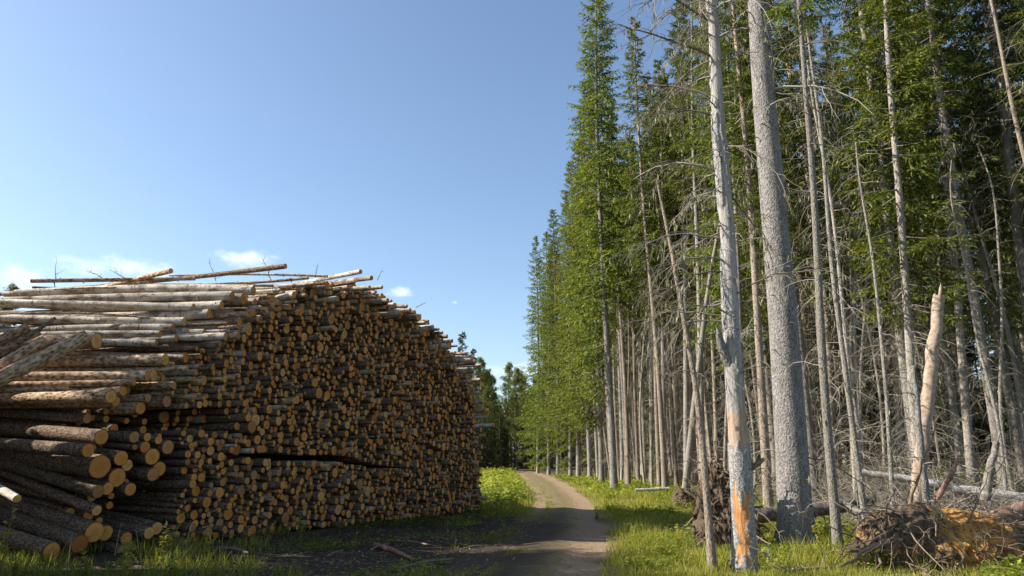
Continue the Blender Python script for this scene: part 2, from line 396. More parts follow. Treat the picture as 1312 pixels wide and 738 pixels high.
# ------------------------------------------------------------------ logs
def log_geometry(mb, L, r0, r1, sides, segs, bend, kind, rnd, M4=None, front=True, back=True, rough=0.0, frontmb=None):
    """one log along -x from x=0 (the sawn end shown) to x=-L; mats 0 bark 1 cut. frontmb collects the shown end."""
    s = np.linspace(0, 1, segs + 1); th = np.arange(sides) * 2 * PI / sides
    rr = (r0 + (r1 - r0) * s)[:, None] * np.ones((1, sides))
    if rough: rr = rr * (1 + rough * (RNG.random(rr.shape) - .5)); rr[-1] = rr[-1].mean()
    cy = bend[0] * s * (1 - s) * 4; cz = bend[1] * s * (1 - s) * 4
    X = np.broadcast_to((-L * s)[:, None], rr.shape)
    Y = cy[:, None] + rr * np.cos(th)[None]; Z = cz[:, None] + rr * np.sin(th)[None]
    V = np.stack([X, Y, Z], -1).reshape(-1, 3)
    loc = np.stack([X, rr * np.cos(th), rr * np.sin(th)], -1).reshape(-1, 3)
    tf = (lambda v: v) if M4 is None else (lambda v: v @ M4[:3, :3].T + M4[:3, 3])
    i = np.arange(segs)[:, None]; j = np.arange(sides)[None]; j2 = (j + 1) % sides
    q = np.stack([i * sides + j, (i + 1) * sides + j, (i + 1) * sides + j2, i * sides + j2], -1).reshape(-1, 4)
    mb.add(tf(V), q, mat=kind, rnd=rnd, cap=loc)
    for end, tgt in ((0, frontmb if frontmb is not None else mb), (segs, mb)):
        if end == 0 and not front: continue
        if end and not back: continue
        ring = V[end * sides:(end + 1) * sides]; c = ring.mean(0)
        mid = c + (ring - c) * .9
        # cap attribute for the cut: x = relative radius, y,z = metres from the pith (pith a little off centre)
        o = np.array((0, RNG.normal() * .08 * r0, RNG.normal() * .08 * r0))
        bow = np.array((.004, 0, 0)) if end == 0 else 0
        vv = np.vstack([ring, mid + bow, (c + o + bow)[None]])
        loc2 = vv - (c + o); loc2[:sides, 0] = 1.0; loc2[sides:2 * sides, 0] = .9; loc2[-1, 0] = 0
        a = np.arange(sides); b = (a + 1) % sides
        if end == 0:
            qq = np.stack([a, b, b + sides, a + sides], -1); tt = np.stack([a + sides, b + sides, np.full(sides, 2 * sides)], -1)
        else:
            qq = np.stack([b, a, a + sides, b + sides], -1); tt = np.stack([b + sides, a + sides, np.full(sides, 2 * sides)], -1)
        tgt.add(tf(vv), qq, tt, mat=3 if tgt is mb else 0, rnd=rnd, cap=loc2)
LOGM = [M['pine'], M['birch'], M['spruce'], M['cut']]
KIND = {'pine': 0, 'birch': 1, 'spruce': 2}
def frame_from(p, d, roll=0):
    d = unit(np.asarray(d, float)); z = np.array((0, 0, 1.)); y = unit(np.cross(z, d)); z = np.cross(d, y)
    c, s = math.cos(roll), math.sin(roll)
    m = np.eye(4); m[:3, 0] = d; m[:3, 1] = y * c + z * s; m[:3, 2] = -y * s + z * c; m[:3, 3] = p
    return m
def single_log(p, d, L, r0, r1, kind, label, group=None, bend=(0, 0), sides=16, segs=14, knots=0, rough=.10):
    """a log object of its own (bark) with its sawn end as a part"""
    rnd = random.random(); mb = MB(); fm = MB()
    log_geometry(mb, L, r0, r1, sides, segs, bend, KIND[kind], rnd, front=True, rough=rough, frontmb=fm)
    for k in range(knots):
        x = -random.uniform(.2, L - .2); a = random.uniform(0, 2 * PI); s = -x / L; rr = r0 + (r1 - r0) * s
        c = np.array((x, bend[0] * s * (1 - s) * 4 + math.cos(a) * rr * .9, bend[1] * s * (1 - s) * 4 + math.sin(a) * rr * .9))
        o = np.array((random.uniform(-.3, .3), math.cos(a), math.sin(a))); l = random.uniform(.015, .05)
        mb.tubes(np.stack([c, c + o * (l * .6), c + o * l]), np.array((.014, .011, .001)), 5, KIND[kind], rnd)
    o = link('log', mb.mesh('log', LOGM)); o.matrix_world = Matrix(frame_from(p, d, random.uniform(0, 6)).tolist())
    link('cut_end', fm.mesh('cut_end', M['cut']), o)
    tag(o, label, 'log', group)
    return o

PA = gnd(102, 712)[:2]; PB = gnd(608, 657)[:2]
PL = float(np.linalg.norm(PB - PA)); PU = (PB - PA) / PL; PW = np.array((PU[1], -PU[0]))   # along the face / out of the face
def pile(u, w, v): return np.array((*(PA + PU * u + PW * w), v))
def face_uv(px, py, w=0.0):
    d = ray(px, py); A = PA + PW * w
    t = (A @ PW) / (d[:2] @ PW); P = d * t
    return float((P[:2] - PA) @ PU), float(EYE + P[2])

def pack(profile, u0, u1, radius, seed, shelf=None, cand=26, nmax=4000, placed=None, jit=0.0):
    rg = np.random.default_rng(seed)
    C = np.zeros((nmax, 3)); n = 0
    if placed is not None and len(placed): C[:len(placed)] = placed; n = len(placed)
    fails = 0; start = n
    us_full = np.linspace(u0, u1, 400)
    while n < nmax and fails < 160:
        r = radius(rg)
        us = rg.uniform(u0 + r, u1 - r, cand)
        rr = r + C[:n, 2] + .013
        du = np.abs(us[:, None] - C[None, :n, 0])
        with np.errstate(invalid='ignore'):
            top = np.where(du < rr[None], C[None, :n, 1] + np.sqrt(np.maximum(rr[None] ** 2 - du ** 2, 0)), -9)
        v = np.maximum(top.max(1), r + 0.02) if n else np.full(cand, r + .02)
        if shelf is not None: v = np.maximum(v, shelf(us) + r)
        room = profile(us) - (v + r)
        ok = room > 0
        if not ok.any(): fails += 1; continue
        # prefer the lowest free pocket relative to the allowed height
        k = np.argmin(np.where(ok, v, 99))
        C[n] = (us[k], v[k], r); n += 1; fails = max(0, fails - 1)
    return C[start:n]

# hand-set logs at the near end of the pile: pixel of the sawn end, its height in pixels, lift per metre going back, bark, w offset
HERO = [
 (102, 697, 20, .10, 'spruce', .30, 'lowest big brown log lying in the grass at the near foot of the pile'),
 (121, 682, 23, .08, 'spruce', .10, 'thick brown log with round ringed end, second from the ground at the near foot'),
 (135, 683, 18, .08, 'spruce', -.15, 'log end half hidden behind the thick second log from the ground'),
 (66, 706, 19, .09, 'spruce', .25, 'shaded log sunk in the weeds at the very foot of the near pile end'),
 (162, 690, 15, .05, 'spruce', 0, 'medium log in the grass row at the pile foot, middle of three low ends'),
 (157, 706, 14, .04, 'spruce', .1, 'lowest thin log end touching the grass, left of its twin end'),
 (168, 704, 15, .04, 'spruce', -.15, 'low log end touching the grass behind its thinner twin'),
 (201, 677, 15, .04, 'spruce', -.1, 'rear one of two adjoining low log ends right of the pile foot'),
 (191, 683, 14, .04, 'spruce', .05, 'front one of two adjoining low log ends right of the pile foot'),
 (124, 654, 12, .17, 'spruce', .15, 'thin dark log slanting down to the right above the foot logs'),
 (22, 639, 9, .22, 'birch', .55, 'short pale grey pole end poking out at the left photo edge'),
 (126, 630, 15, .12, 'pine', .15, 'long rusty brown log slanting down just above the thin dark slanting log'),
 (138, 626, 15, .10, 'pine', -.05, 'log end pressed against the right side of the long rusty slanting log'),
 (150, 612, 22, .05, 'pine', -.05, 'thick log with oval orange end right of the largest round end'),
 (158, 622, 17, .05, 'pine', -.2, 'log end tucked under the thick oval orange end'),
 (167, 627, 15, .04, 'pine', 0, 'round log end hanging lowest under the jutting middle stack'),
 (128, 598, 27, .03, 'pine', .05, 'thickest log of the near pile end with the largest round cut face'),
 (113, 577, 16, .0, 'pine', .20, 'log with a sunlit bark tip above the thickest log of the near end'),
 (130, 560, 18, .02, 'pine', .0, 'dark log with round orange end directly under the sunlit upper stack'),
 (173, 573, 7, .0, 'spruce', .1, 'thin pole between the sunlit tip log and the middle stack ends'),
 (155, 587, 18, .03, 'pine', 0, 'round log end left of the crowded ends in the middle of the near stack'),
 (163, 596, 14, .03, 'pine', -.1, 'small log end under the round one left in the middle stack'),
 (195, 585, 20, .02, 'pine', 0, 'thick log end at the centre of the crowded middle stack'),
 (204, 601, 18, .02, 'pine', -.2, 'shaded log end set back below the thick centre end of the middle stack'),
 (196, 608, 16, .02, 'pine', 0, 'log end with a darker ring below the thick centre end'),
 (186, 573, 14, .02, 'pine', 0, 'small log end above left of the thick centre end'),
 (215, 573, 17, .0, 'pine', 0, 'log end upper right of the thick centre end'),
 (172, 560, 14, .0, 'pine', 0, 'small round end in the recess under the sunlit stack, left of three'),
 (189, 560, 10, .0, 'spruce', 0, 'thin pole end in the recess under the sunlit stack, middle of three'),
 (203, 564, 10, .0, 'spruce', 0, 'thin pole end in the recess under the sunlit stack, right of three'),
 (212, 461, 15, .0, 'pine', .1, 'sunlit pine log with long straight flank, topmost of the lower sunlit stack'),
 (238, 458, 14, -.01, 'pine', -.1, 'pine log end behind the topmost sunlit pine log, slightly further right'),
 (197, 481, 15, .0, 'pine', -.05, 'second sunlit pine log below the topmost one, shaded end'),
 (189, 482, 12, .0, 'pine', .1, 'slim sunlit pine log lying against the second pine log of the stack'),
 (206, 475, 12, .0, 'pine', -.15, 'slim pine log wedged between the topmost and second sunlit logs'),
 (172, 490, 8, .0, 'pine', .1, 'thin sunlit pole below the second sunlit pine log'),
 (142, 508, 16, .01, 'pine', .1, 'sunlit pine log with moss beside it, lowest of the bright stack'),
 (148, 514, 13, .01, 'pine', -.05, 'log end just below right of the lowest bright sunlit log'),
 (158, 501, 12, .0, 'pine', -.05, 'slim log end just above right of the lowest bright sunlit log'),
 (86, 498, 6, .0, 'pine', .4, 'short thin sunlit pole end lying on the lowest bright log'),
 (190, 510, 10, .0, 'pine', 0, 'small log end in the step right of the lowest bright sunlit log'),
 (180, 523, 15, .0, 'pine', -.1, 'round orange log end under the lowest step of the bright stack'),
 (124, 437, 19, .0, 'spruce', -.9, 'thick log end in shade right behind the big leaning log'),
]
placed = []; hero_logs = []
for (px, py, dp, tilt, kind, w, label) in HERO:
    u, v = face_uv(px, py, w)
    p = pile(u, w, v); dist = np.linalg.norm(p - (0, 0, EYE)); r = dp / 2 / FPX * dist * .93
    hero_logs.append((p, tilt, r, 'spruce' if v < 2.3 and kind == 'pine' else kind, label)); placed.append((u, v, r))  # low pine logs take the darker spruce bark, shade put into the colour
placed = np.array(placed)
HP = np.array([(-1.2, .6), (-.3, 1.0), (.25, 1.5), (.45, 2.0), (.7, 2.6), (1.1, 3.3), (1.9, 4.0), (2.7, 4.75), (3.2, 5.25), (4.4, 5.68), (5.4, 5.98), (6.3, 6.15), (7.6, 5.95), (9.3, 5.6), (10.4, 5.15), (11.2, 4.65), (11.8, 4.1), (12.15, 3.3), (12.35, 1.2)])
prof = lambda u: np.interp(u, HP[:, 0], HP[:, 1]) + .12 * (vnoise(np.asarray(u) * 1.7, np.asarray(u) * 0, 3) - .5)
def rad(rg):
    return float(np.clip(rg.lognormal(math.log(.061), .28), .034, .13))
shelf_line = lambda u: np.interp(u, [2.2, 3.2, 5.5, 7.6, 10], [1.55, 1.66, 1.60, 1.42, 1.3]) + .02 * np.sin(np.asarray(u) * 2.3)
prof_low = lambda u: np.minimum(prof(u), shelf_line(u) - .02)
C1 = pack(prof_low, .25, PL + .55, rad, 5, placed=placed, nmax=2200)
F0 = []                                           # logs filling in between and behind the hand-set ones
rf0 = np.random.default_rng(19)
for _ in range(9000):
    u = rf0.uniform(.1, .9); r = rf0.uniform(.06, .125); v = rf0.uniform(r + .02, 4.2)
    if v + r > float(np.interp(u, [.1, .4, .6, .9], [2.4, 2.6, 2.8, 3.0])): continue
    q = np.array(F0 + placed.tolist())
    if ((q[:, 0] - u) ** 2 + (q[:, 1] - v) ** 2 < (q[:, 2] + r) ** 2 * .72).any(): continue
    F0.append((u, v, r))
F0 = np.array(F0)
allp = np.vstack([placed, C1, F0])
shelf = lambda u: np.where((u > 2.8) & (u < 8.2), shelf_line(u) + .11 * np.sin(np.clip((u - 2.8) / 5.4, 0, 1) * PI) * (.5 + vnoise(np.asarray(u) * 1.5, np.asarray(u) * 0, 44)), -9)
C2 = pack(prof, .3, PL + .55, rad, 6, shelf=shelf, placed=allp, nmax=5200)
C = np.vstack([C1, C2, F0])
def log_dir(u, v, yaw=0.0, lift=0.0):
    near = 1 - sstep(1.5, 3.2, u)
    a = -23 - 4 * near * (1 - sstep(1.6, 2.5, v)) + 17 * (1 - sstep(2.2, 5.0, u)) * sstep(2.4, 3.2, v)
    a = math.radians(float(a)) + yaw
    return np.array((math.cos(a), math.sin(a), -lift))
rl = np.random.default_rng(3)
W = np.where(rl.random(len(C)) < .07, rl.uniform(.04, .25, len(C)), rl.normal(-.12, .085, len(C)))
W[-len(F0):] = rl.uniform(-1.5, -.55, len(F0))
for i in range(len(C) - len(F0)):
    u, v = C[i, :2]
    if (1.1 < u < 2.8 and 2.15 < v < 2.62) or (.7 < u < 1.9 and .85 < v < 1.25): W[i] = rl.uniform(-1.4, -.8)
depth_top = prof(C[:, 0]) - C[:, 1]
for i in range(len(C)):
    u, v, r = C[i]
    if depth_top[i] < .5 and W[i] > -.7 and i < len(C) - len(F0): W[i] = rl.normal(-.05, .28)
kinds = []  # darker spruce bark favoured low down and on the face, deepening the shaded gaps
for i in range(len(C)):
    t = depth_top[i]; x = rl.random(); v = C[i, 1]
    if t < .75 and C[i, 0] > 1.4: kinds.append('birch' if x < .62 else ('pine' if x < .85 else 'spruce'))
    elif C[i, 0] < 2.5: kinds.append('pine' if x < .75 and v > 2.6 else 'spruce')
    else: kinds.append('birch' if x < .06 else ('pine' if x < .2 else 'spruce'))
ends = np.array([pile(C[i, 0], W[i], C[i, 1]) for i in range(len(C))])
dist = np.linalg.norm(ends - np.array((0, 0, EYE)), axis=1)
score = (C[:, 2] / dist) ** 2 * (1 + 2.2 * (depth_top < .55) + 1.5 * (C[:, 0] < 2.2)) * np.where(W < -.3, .4, 1)
N_IND = 300 - len(HERO) - 12 - 16 - 14
order = np.argsort(-score); single = set(order[:N_IND].tolist())
def zone(u, v, t):
    if t < .4: a = 'on the crest'
    elif t < 1.1: a = 'just below the crest'
    elif v > 2.8: a = 'in the upper face'
    elif v > 1.7: a = 'above the dark gap'
    else: a = 'below the dark gap'
    b = ('the near end', 'the near end', 'the near third', 'the near third', 'the middle', 'the middle', 'the far third', 'the far end')[int(np.clip(u / PL * 8, 0, 7))]
    return a, b
cells = {}
for i in single:
    u, v, r = C[i]; size = 'thick' if r > .10 else ('medium' if r > .075 else 'thin')
    bk = {'pine': 'rusty pine', 'birch': 'white birch', 'spruce': 'grey spruce'}[kinds[i]]
    cells.setdefault((size, bk) + zone(u, v, depth_top[i]), []).append(i)
LAB = {}
for (size, bk, a, b), mem in cells.items():
    mem = sorted(mem, key=lambda i: -C[i, 2]); g = f'{size} {bk} logs {a} at {b} of the pile'; base = f'{bk} log' + ('s' if 1 < len(mem) <= 3 else '') + f' {a} at {b}' + (' of the pile' if len(mem) > 3 else '')
    ranks = {1: ['only ' + size], 2: ['thicker of two ' + size, 'thinner of two ' + size], 3: ['thickest of three ' + size, 'middle of three ' + size, 'thinnest of three ' + size]}
    for q, i in enumerate(mem):
        LAB[i] = ((ranks[len(mem)][q] if len(mem) <= 3 else size) + ' ' + base, g)
rest = MB()
for i in range(len(C)):
    u, v, r = C[i]; near_slope = u < 3 or depth_top[i] < .5
    yaw = rl.normal(0, .018 + .02 * near_slope); pit = rl.normal(0, .008 + .012 * near_slope)
    d = log_dir(u, v, yaw, pit + (.11 if i >= len(C) - len(F0) else 0))
    L = rl.uniform(4.3, 5.6); r1 = r * rl.uniform(.72, .98); bend = (rl.normal(0, .06), rl.normal(0, .035)) if kinds[i] == 'birch' else (rl.normal(0, .012), 0)
    if i in single:
        single_log(ends[i], d, L, r, r1, kinds[i], LAB[i][0], LAB[i][1], bend, 14, 10, 3)
    else:
        log_geometry(rest, L, r, r1, 9 if dist[i] < 18 else 8, 4 if depth_top[i] < .6 else 1, bend if depth_top[i] < .6 else (0, 0), KIND[kinds[i]], rl.random(), frame_from(ends[i], d, rl.random() * 6), rough=.15)
o = link('stacked_logs', rest.mesh('stacked_logs', LOGM))
tag(o, 'tall face of countless smaller stacked log ends making up most of the pile', 'log pile', kind='stuff')
print('pile logs', len(C), 'kinds', {k: kinds.count(k) for k in set(kinds)})
for (p, tilt, r, kind, label), (hu, hv, hr) in zip(hero_logs, placed):
    d = log_dir(hu, hv, random.gauss(0, .03), tilt + .05 * (hv < 2))
    single_log(p, d, random.uniform(4.6, 5.4), r, r * random.uniform(.8, .95), kind, label, 'logs at the near end of the pile', (random.gauss(0, .02), 0), 24, 22, 14, .07)

# leaning and loose logs
def log_between(a, b, r0, r1, kind, label, bend=(0, 0), name=None, sides=22, segs=24):
    a = np.asarray(a, float); b = np.asarray(b, float); d = a - b
    return single_log(a, d, float(np.linalg.norm(d)), r0, r1, kind, label, 'loose logs on the pile', bend, sides, segs, 16, .08)
lean = at(113, 431, 12.7); log_between(lean, at(-150, 556, 11.7), .125, .145, 'pine', 'big sunlit pine log leaning against the near pile end, thickest of the leaning logs')
log_between(at(58, 436, 12.6), at(-160, 560, 12.0), .092, .105, 'pine', 'pine log leaning just left of the biggest leaning log, end in shade')
log_between(at(36, 419, 12.9), at(-180, 520, 12.3), .085, .1, 'pine', 'upper left leaning pine log at the photo edge, topmost of the leaning stack')
log_between(at(50, 425, 13.0), at(-180, 530, 12.4), .07, .085, 'pine', 'leaning pine log squeezed between the topmost leaning log and its neighbour')
log_between(at(71, 407, 12.75), at(-90, 520, 12.1), .03, .045, 'spruce', 'thin dark pole leaning across the sunlit leaning pine logs')
log_between(at(366, 341, 16.2), at(60, 372, 18.8), .062, .045, 'spruce', 'long dark spruce log jutting up highest from the top of the pile', (.02, .10))
log_between(at(219, 347, 15.9), at(120, 371, 17.6), .06, .05, 'pine', 'short tan pole tilted upward on the pile top, cut end raised')
log_between(at(40, 360, 16.4), at(250, 357, 16.8), .05, .045, 'pine', 'straight tan debarked pole lying level along the top left of the pile')
log_between(at(42, 369, 16.3), at(240, 366, 16.9), .045, .04, 'spruce', 'grey brown pole directly under the straight tan pole on the pile top', (.05, .03))
log_between(at(462, 348, 17.6), at(330, 374, 20.5), .06, .045, 'birch', 'pale birch pole pointing up right at the highest point of the pile crest')
log_between(at(476, 356, 17.8), at(350, 372, 20.6), .06, .05, 'birch', 'second birch pole below the one pointing up at the crest')

# long birch logs lying down the slope of the near end
BIR = [(298, 380, 15.0, 13, -.02, .06), (312, 383, 15.2, 14, 0, 0), (284, 391, 14.9, 11, .02, .1), (248, 394, 14.7, 9, .03, .08), (268, 402, 14.7, 11, 0, -.03), (236, 412, 14.4, 10, .03, .05), (222, 420, 14.2, 9, -.04, .12), (240, 425, 14.4, 9, -.02, .05), (325, 372, 15.4, 12, 0, .05), (270, 373, 15.6, 8, .02, .1), (205, 428, 14.0, 8, -.03, .1), (226, 433, 14.2, 9, -.01, .05), (190, 403, 15.0, 7, -.01, .1), (150, 395, 15.2, 7, .01, .1), (262, 427, 14.6, 10, 0, .0), (200, 440, 13.9, 8, 0, .06)]
pos_words = ['with the highest broad end', 'just below the crest bend', 'third in the white layer', 'slim and bowed', 'in the middle of the white layer', 'with speckled flank', 'crooked and slim', 'with a shaded end', 'nearest the crest', 'thin and crooked on the crest', 'thin, low in the white layer', 'lowest broad one', 'thin, reaching least far right', 'thin, high at the back', 'set back in shadow', 'lowest thin one']
for k, (px, py, y, dp, tilt, bd) in enumerate(BIR):
    p = at(px, py, y); r = dp / 2 / FPX * np.linalg.norm(p - (0, 0, EYE)); d = log_dir(1.5, 4.2, random.gauss(.02, .035), tilt + .012)
    single_log(p, d, random.uniform(5.4, 6.2), r, r * .75, 'birch', f'white birch log on the sloping near end, {pos_words[k]}', 'birch logs on the sloping near end', (random.gauss(0, .09), bd), 18, 24, 14, .08)

LP = [(255, 385, 15.6, .030, -.10, 'spruce'), (228, 398, 15.0, .026, .12, 'birch'), (175, 410, 14.6, .028, -.14, 'spruce'), (160, 388, 15.4, .032, .10, 'pine'), (300, 376, 15.9, .03, .16, 'pine'), (130, 383, 15.6, .028, -.06, 'spruce'), (245, 415, 14.5, .024, .2, 'pine'), (350, 366, 16.4, .035, .08, 'birch'), (395, 356, 17.0, .04, -.05, 'pine'), (420, 354, 17.4, .035, .12, 'birch'), (180, 374, 16.2, .03, .05, 'spruce'), (215, 443, 13.9, .026, -.12, 'spruce')]
lpw = ['dark and thin, below the long tan pole', 'pale, crossing the white layer', 'dark, dipping in the white layer', 'tan, at the back of the slope', 'tan, slanting up to the crest bend', 'dark, at the upper left', 'tan, steepest of the loose ones', 'pale, on the crest left of the highest birch', 'tan, on the crest before the highest birch', 'pale, on the crest next to the highest birch', 'dark, right under the raised tan pole', 'dark, above the sunlit pine stack']
for k, (px, py, y, r, yw, kd) in enumerate(LP):
    single_log(at(px, py, y), log_dir(1.5, 4.2, yw, random.uniform(-.02, .05)), random.uniform(2.6, 4.6), r, r * .55, kd, 'thin crooked pole on the pile top, ' + lpw[k], 'loose poles on the pile top', (random.gauss(0, .10), random.uniform(0, .08)), 10, 18, 12, .16)

# an unseen second pile at the left, added and shaped to shade the foreground
sp = MB(); rg2 = np.random.default_rng(21)
def block(x_end, y0, y1, top, L, seed, first=.5):
    cc = pack(lambda u: np.interp(u, [0, 1.2, (y1 - y0) - .5, y1 - y0], [top * first, top, top, top * .94]), 0, y1 - y0, lambda rg: float(rg.uniform(.11, .2)), seed, nmax=1400, cand=30)
    for (u, v, r) in cc:
        log_geometry(sp, L, r, r * .85, 8, 1, (0, 0), int(rg2.integers(0, 3)), rg2.random(), frame_from(np.array((x_end + rg2.normal(0, .12), y0 + u, v)), (1, -.02, 0), rg2.random() * 6))
block(-10.3, 4.0, 11.3, 7.2, 5.0, 31); block(-13.2, 12.1, 15.0, 5.0, 4.6, 32, 1.0)
tag(link('stacked_logs', sp.mesh('stacked_logs', LOGM)), 'unseen second log pile added at the left to shade the foreground', 'log pile', kind='stuff')

# twigs sticking up from the pile top
def twig_thing(name, p, d, L, r, label, cat, mat, nsub=5, group=None, curve=.2, seed=0, pale=.5):
    rg = np.random.default_rng(seed + 900); mb = MB()
    s = np.linspace(0, 1, 8); d = unit(d); side = unit(np.cross(d, rg.normal(size=3)))
    P = np.asarray(p)[None] + d[None] * (s * L)[:, None] + side[None] * (curve * L * s ** 2)[:, None] + rg.normal(size=(8, 3)) * L * .015 * (s > 0)[:, None]
    mb.tubes(P, r * (1 - .8 * s), 6, 0, pale)
    for k in range(nsub):
        i = rg.integers(1, 7); l = L * rg.uniform(.12, .4); dd = unit(d + rg.normal(size=3) * .8)
        q = np.linspace(0, 1, 5)
        mb.tubes(P[i][None] + dd[None] * (q * l)[:, None] + rg.normal(size=(5, 3)) * l * .03 * (q > 0)[:, None], r * .5 * (1 - .8 * q), 4, 0, pale)
    o = link(name, mb.mesh(name, mat)); tag(o, label, cat, group); return o
for k, (px, py, y, px2, py2) in enumerate([(70, 360, 16.5, 68, 330), (130, 356, 16.8, 108, 345), (160, 356, 16.6, 138, 344), (275, 354, 17, 270, 335), (345, 352, 17, 337, 330), (405, 352, 17.5, 408, 340), (485, 356, 18, 490, 346), (536, 392, 19, 546, 386), (35, 384, 15, 44, 366)]):
    a = at(px, py, y); b = at(px2, py2, y)
    twig_thing('twig', a - (b - a) * .3, b - a, float(np.linalg.norm(b - a)) * 1.3, .011, ['bare twig standing straight up at the left of the pile top', 'bent bare twig leaning left on the pile top', 'forked bare twig leaning left behind the tilted tan pole', 'fine upright twig on the pile top behind the long dark log', 'stub twig beside the raised tip of the dark spruce log', 'fine twig above the pale crest logs', 'short twig right of the highest birch poles', 'slanting twig on the falling right part of the crest', 'slanting twig at the far left of the pile top'][k], 'twig', M['twig'], 6, 'twigs on the pile top', .1, k, .2)

# ------------------------------------------------------------------ trees
def tree_trunk(H, r0, sides=12, rings=26, seed=0, sway=.12, top=.02, flare=.35, mat=None):
    rg = np.random.default_rng(seed); z = np.r_[-.3, .0, .15, .35, .7, np.linspace(1.2, H, rings)]
    s = np.clip(z / H, 0, 1); r = r0 * (1 - s) ** .8 + top * s; r = r * (1 + flare * np.exp(-np.maximum(z, 0) / .28))
    ph = rg.uniform(0, 6, 4)
    cx = sway * (np.sin(s * 5 + ph[0]) - math.sin(ph[0])) + sway * .3 * np.sin(s * 14 + ph[1]) * s
    cy = sway * (np.sin(s * 4.3 + ph[2]) - math.sin(ph[2])) + sway * .3 * np.sin(s * 13 + ph[3]) * s
    P = np.stack([cx, cy, z], -1)
    return P, r
def at_height(P, z):
    return np.stack([np.interp(z, P[:, 2], P[:, 0]), np.interp(z, P[:, 2], P[:, 1]), z], -1)
def trunk_mesh(P, r, sides, mat, seed=0):
    mb = MB(); mb.tubes(P, r, sides)
    v = mb.v[0]; n = len(P); th = np.tile(np.arange(sides), n)
    rg = np.random.default_rng(seed); lob = 1 + .12 * np.sin(np.arange(sides) * 2 * PI / sides * 5 + rg.uniform(0, 6))[th] * np.repeat(np.exp(-np.maximum(P[:, 2], 0) / .3), sides)
    c = np.repeat(P, sides, 0); mb.v[0] = c + (v - c) * lob[:, None]
    return mb.mesh('trunk', mat)

def crown_mesh(P, H, cb, Lmax, seed, dens=1.0, fine=False, lowside=None, mats=None, droop=1.0, prof=.8, hang=.5):
    rg = np.random.default_rng(seed); mb = MB()
    nb = int((H - cb) / .082 * dens)
    z = cb + (H - cb - .15) * (np.arange(nb) + rg.random(nb)) / nb
    az = (np.arange(nb) * 2.399 + rg.normal(0, .5, nb)) % (2 * PI)
    f = (H - z) / (H - cb)
    L = 1.28 * Lmax * f ** prof * rg.uniform(.55, 1.12, nb) * (1 - .55 * np.exp(-(z - cb) / 1.6)) + .12
    keep = rg.random(nb) > .12 + .25 * (np.sin(z * 1.7 + az * 2 + seed) > .75)
    if lowside is not None:                       # low branches only on the open side
        ang = np.cos(az - lowside[0]); keep &= (z > lowside[1]) | (ang > rg.uniform(-.2, .7, nb))
    z, az, f, L = z[keep], az[keep], f[keep], L[keep]; nb = len(z)
    out = np.stack([np.cos(az), np.sin(az), 0 * az], -1); side = np.stack([-np.sin(az), np.cos(az), 0 * az], -1); up = np.array((0, 0, 1.))
    a1 = (-.42 * droop + .95 * (1 - f) ** 1.6 + rg.normal(0, .08, nb)); a2 = .22 * f + rg.normal(0, .06, nb)
    S = 9; s = np.linspace(0, 1, S); base = at_height(P, z)
    sway = rg.normal(0, .12, nb)
    B = base[:, None] + out[:, None] * (L[:, None] * s)[..., None] + up * (L[:, None] * (a1[:, None] * s + a2[:, None] * s * s))[..., None] + side[:, None] * (L[:, None] * sway[:, None] * s ** 2)[..., None]
    mb.tubes(B, (.010 + .012 * L)[:, None] * (1 - .85 * s), 3, 1, rg.random(nb) * .5)
    nS = 15 if fine else 10; nC = 6 if fine else 4
    t = (np.arange(nS) + .6) / nS
    t = t[None] + rg.uniform(-.4, .4, (nb, nS)) / nS; t = np.clip(t, .05, 1)
    k = np.clip((t * (S - 1)).astype(int), 0, S - 2); w = t * (S - 1) - k
    bi = np.arange(nb)[:, None]
    Q = B[bi, k] * (1 - w)[..., None] + B[bi, k + 1] * w[..., None]
    tan = unit(B[bi, k + 1] - B[bi, k])
    for sg in (-1, 1, 0):
        ll = (L[:, None] * .40 * (1.02 - t) ** .7 * np.minimum(1, t * 3.5) + .10) * rg.uniform(.6, 1.15, t.shape)
        if sg == 0: dl = unit(tan + rg.normal(0, .25, tan.shape)); ll = ll * .4 + .08
        else: dl = unit(side[:, None] * sg * .8 + tan * .65 - up * (hang * rg.uniform(.4, 1.5, t.shape))[..., None] + rg.normal(0, .15, tan.shape))
        ok = t > .12
        q0 = Q[ok]; d0 = dl[ok]; l0 = ll[ok]; n = len(q0)
        if not fine and False: pass
        e = (np.arange(nC) + rg.random((n, nC)) * .8) / nC
        curve = -up * .18
        pts = q0[:, None] + d0[:, None] * (l0[:, None] * e)[..., None] + curve * (l0[:, None] * e * e)[..., None]
        dd = unit(d0[:, None] + rg.normal(0, .42, pts.shape) + curve * e[..., None])
        cl = (l0[:, None] / nC * 1.5 + .05) * rg.uniform(.8, 1.25, e.shape)
        clump = np.repeat(rg.normal(0, .16, n), nC).reshape(n, nC)
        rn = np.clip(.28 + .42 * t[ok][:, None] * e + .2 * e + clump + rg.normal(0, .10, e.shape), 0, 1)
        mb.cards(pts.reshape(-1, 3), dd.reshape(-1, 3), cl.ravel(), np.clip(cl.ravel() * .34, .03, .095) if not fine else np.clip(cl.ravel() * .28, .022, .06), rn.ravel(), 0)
    return mb.mesh('crown', mats)

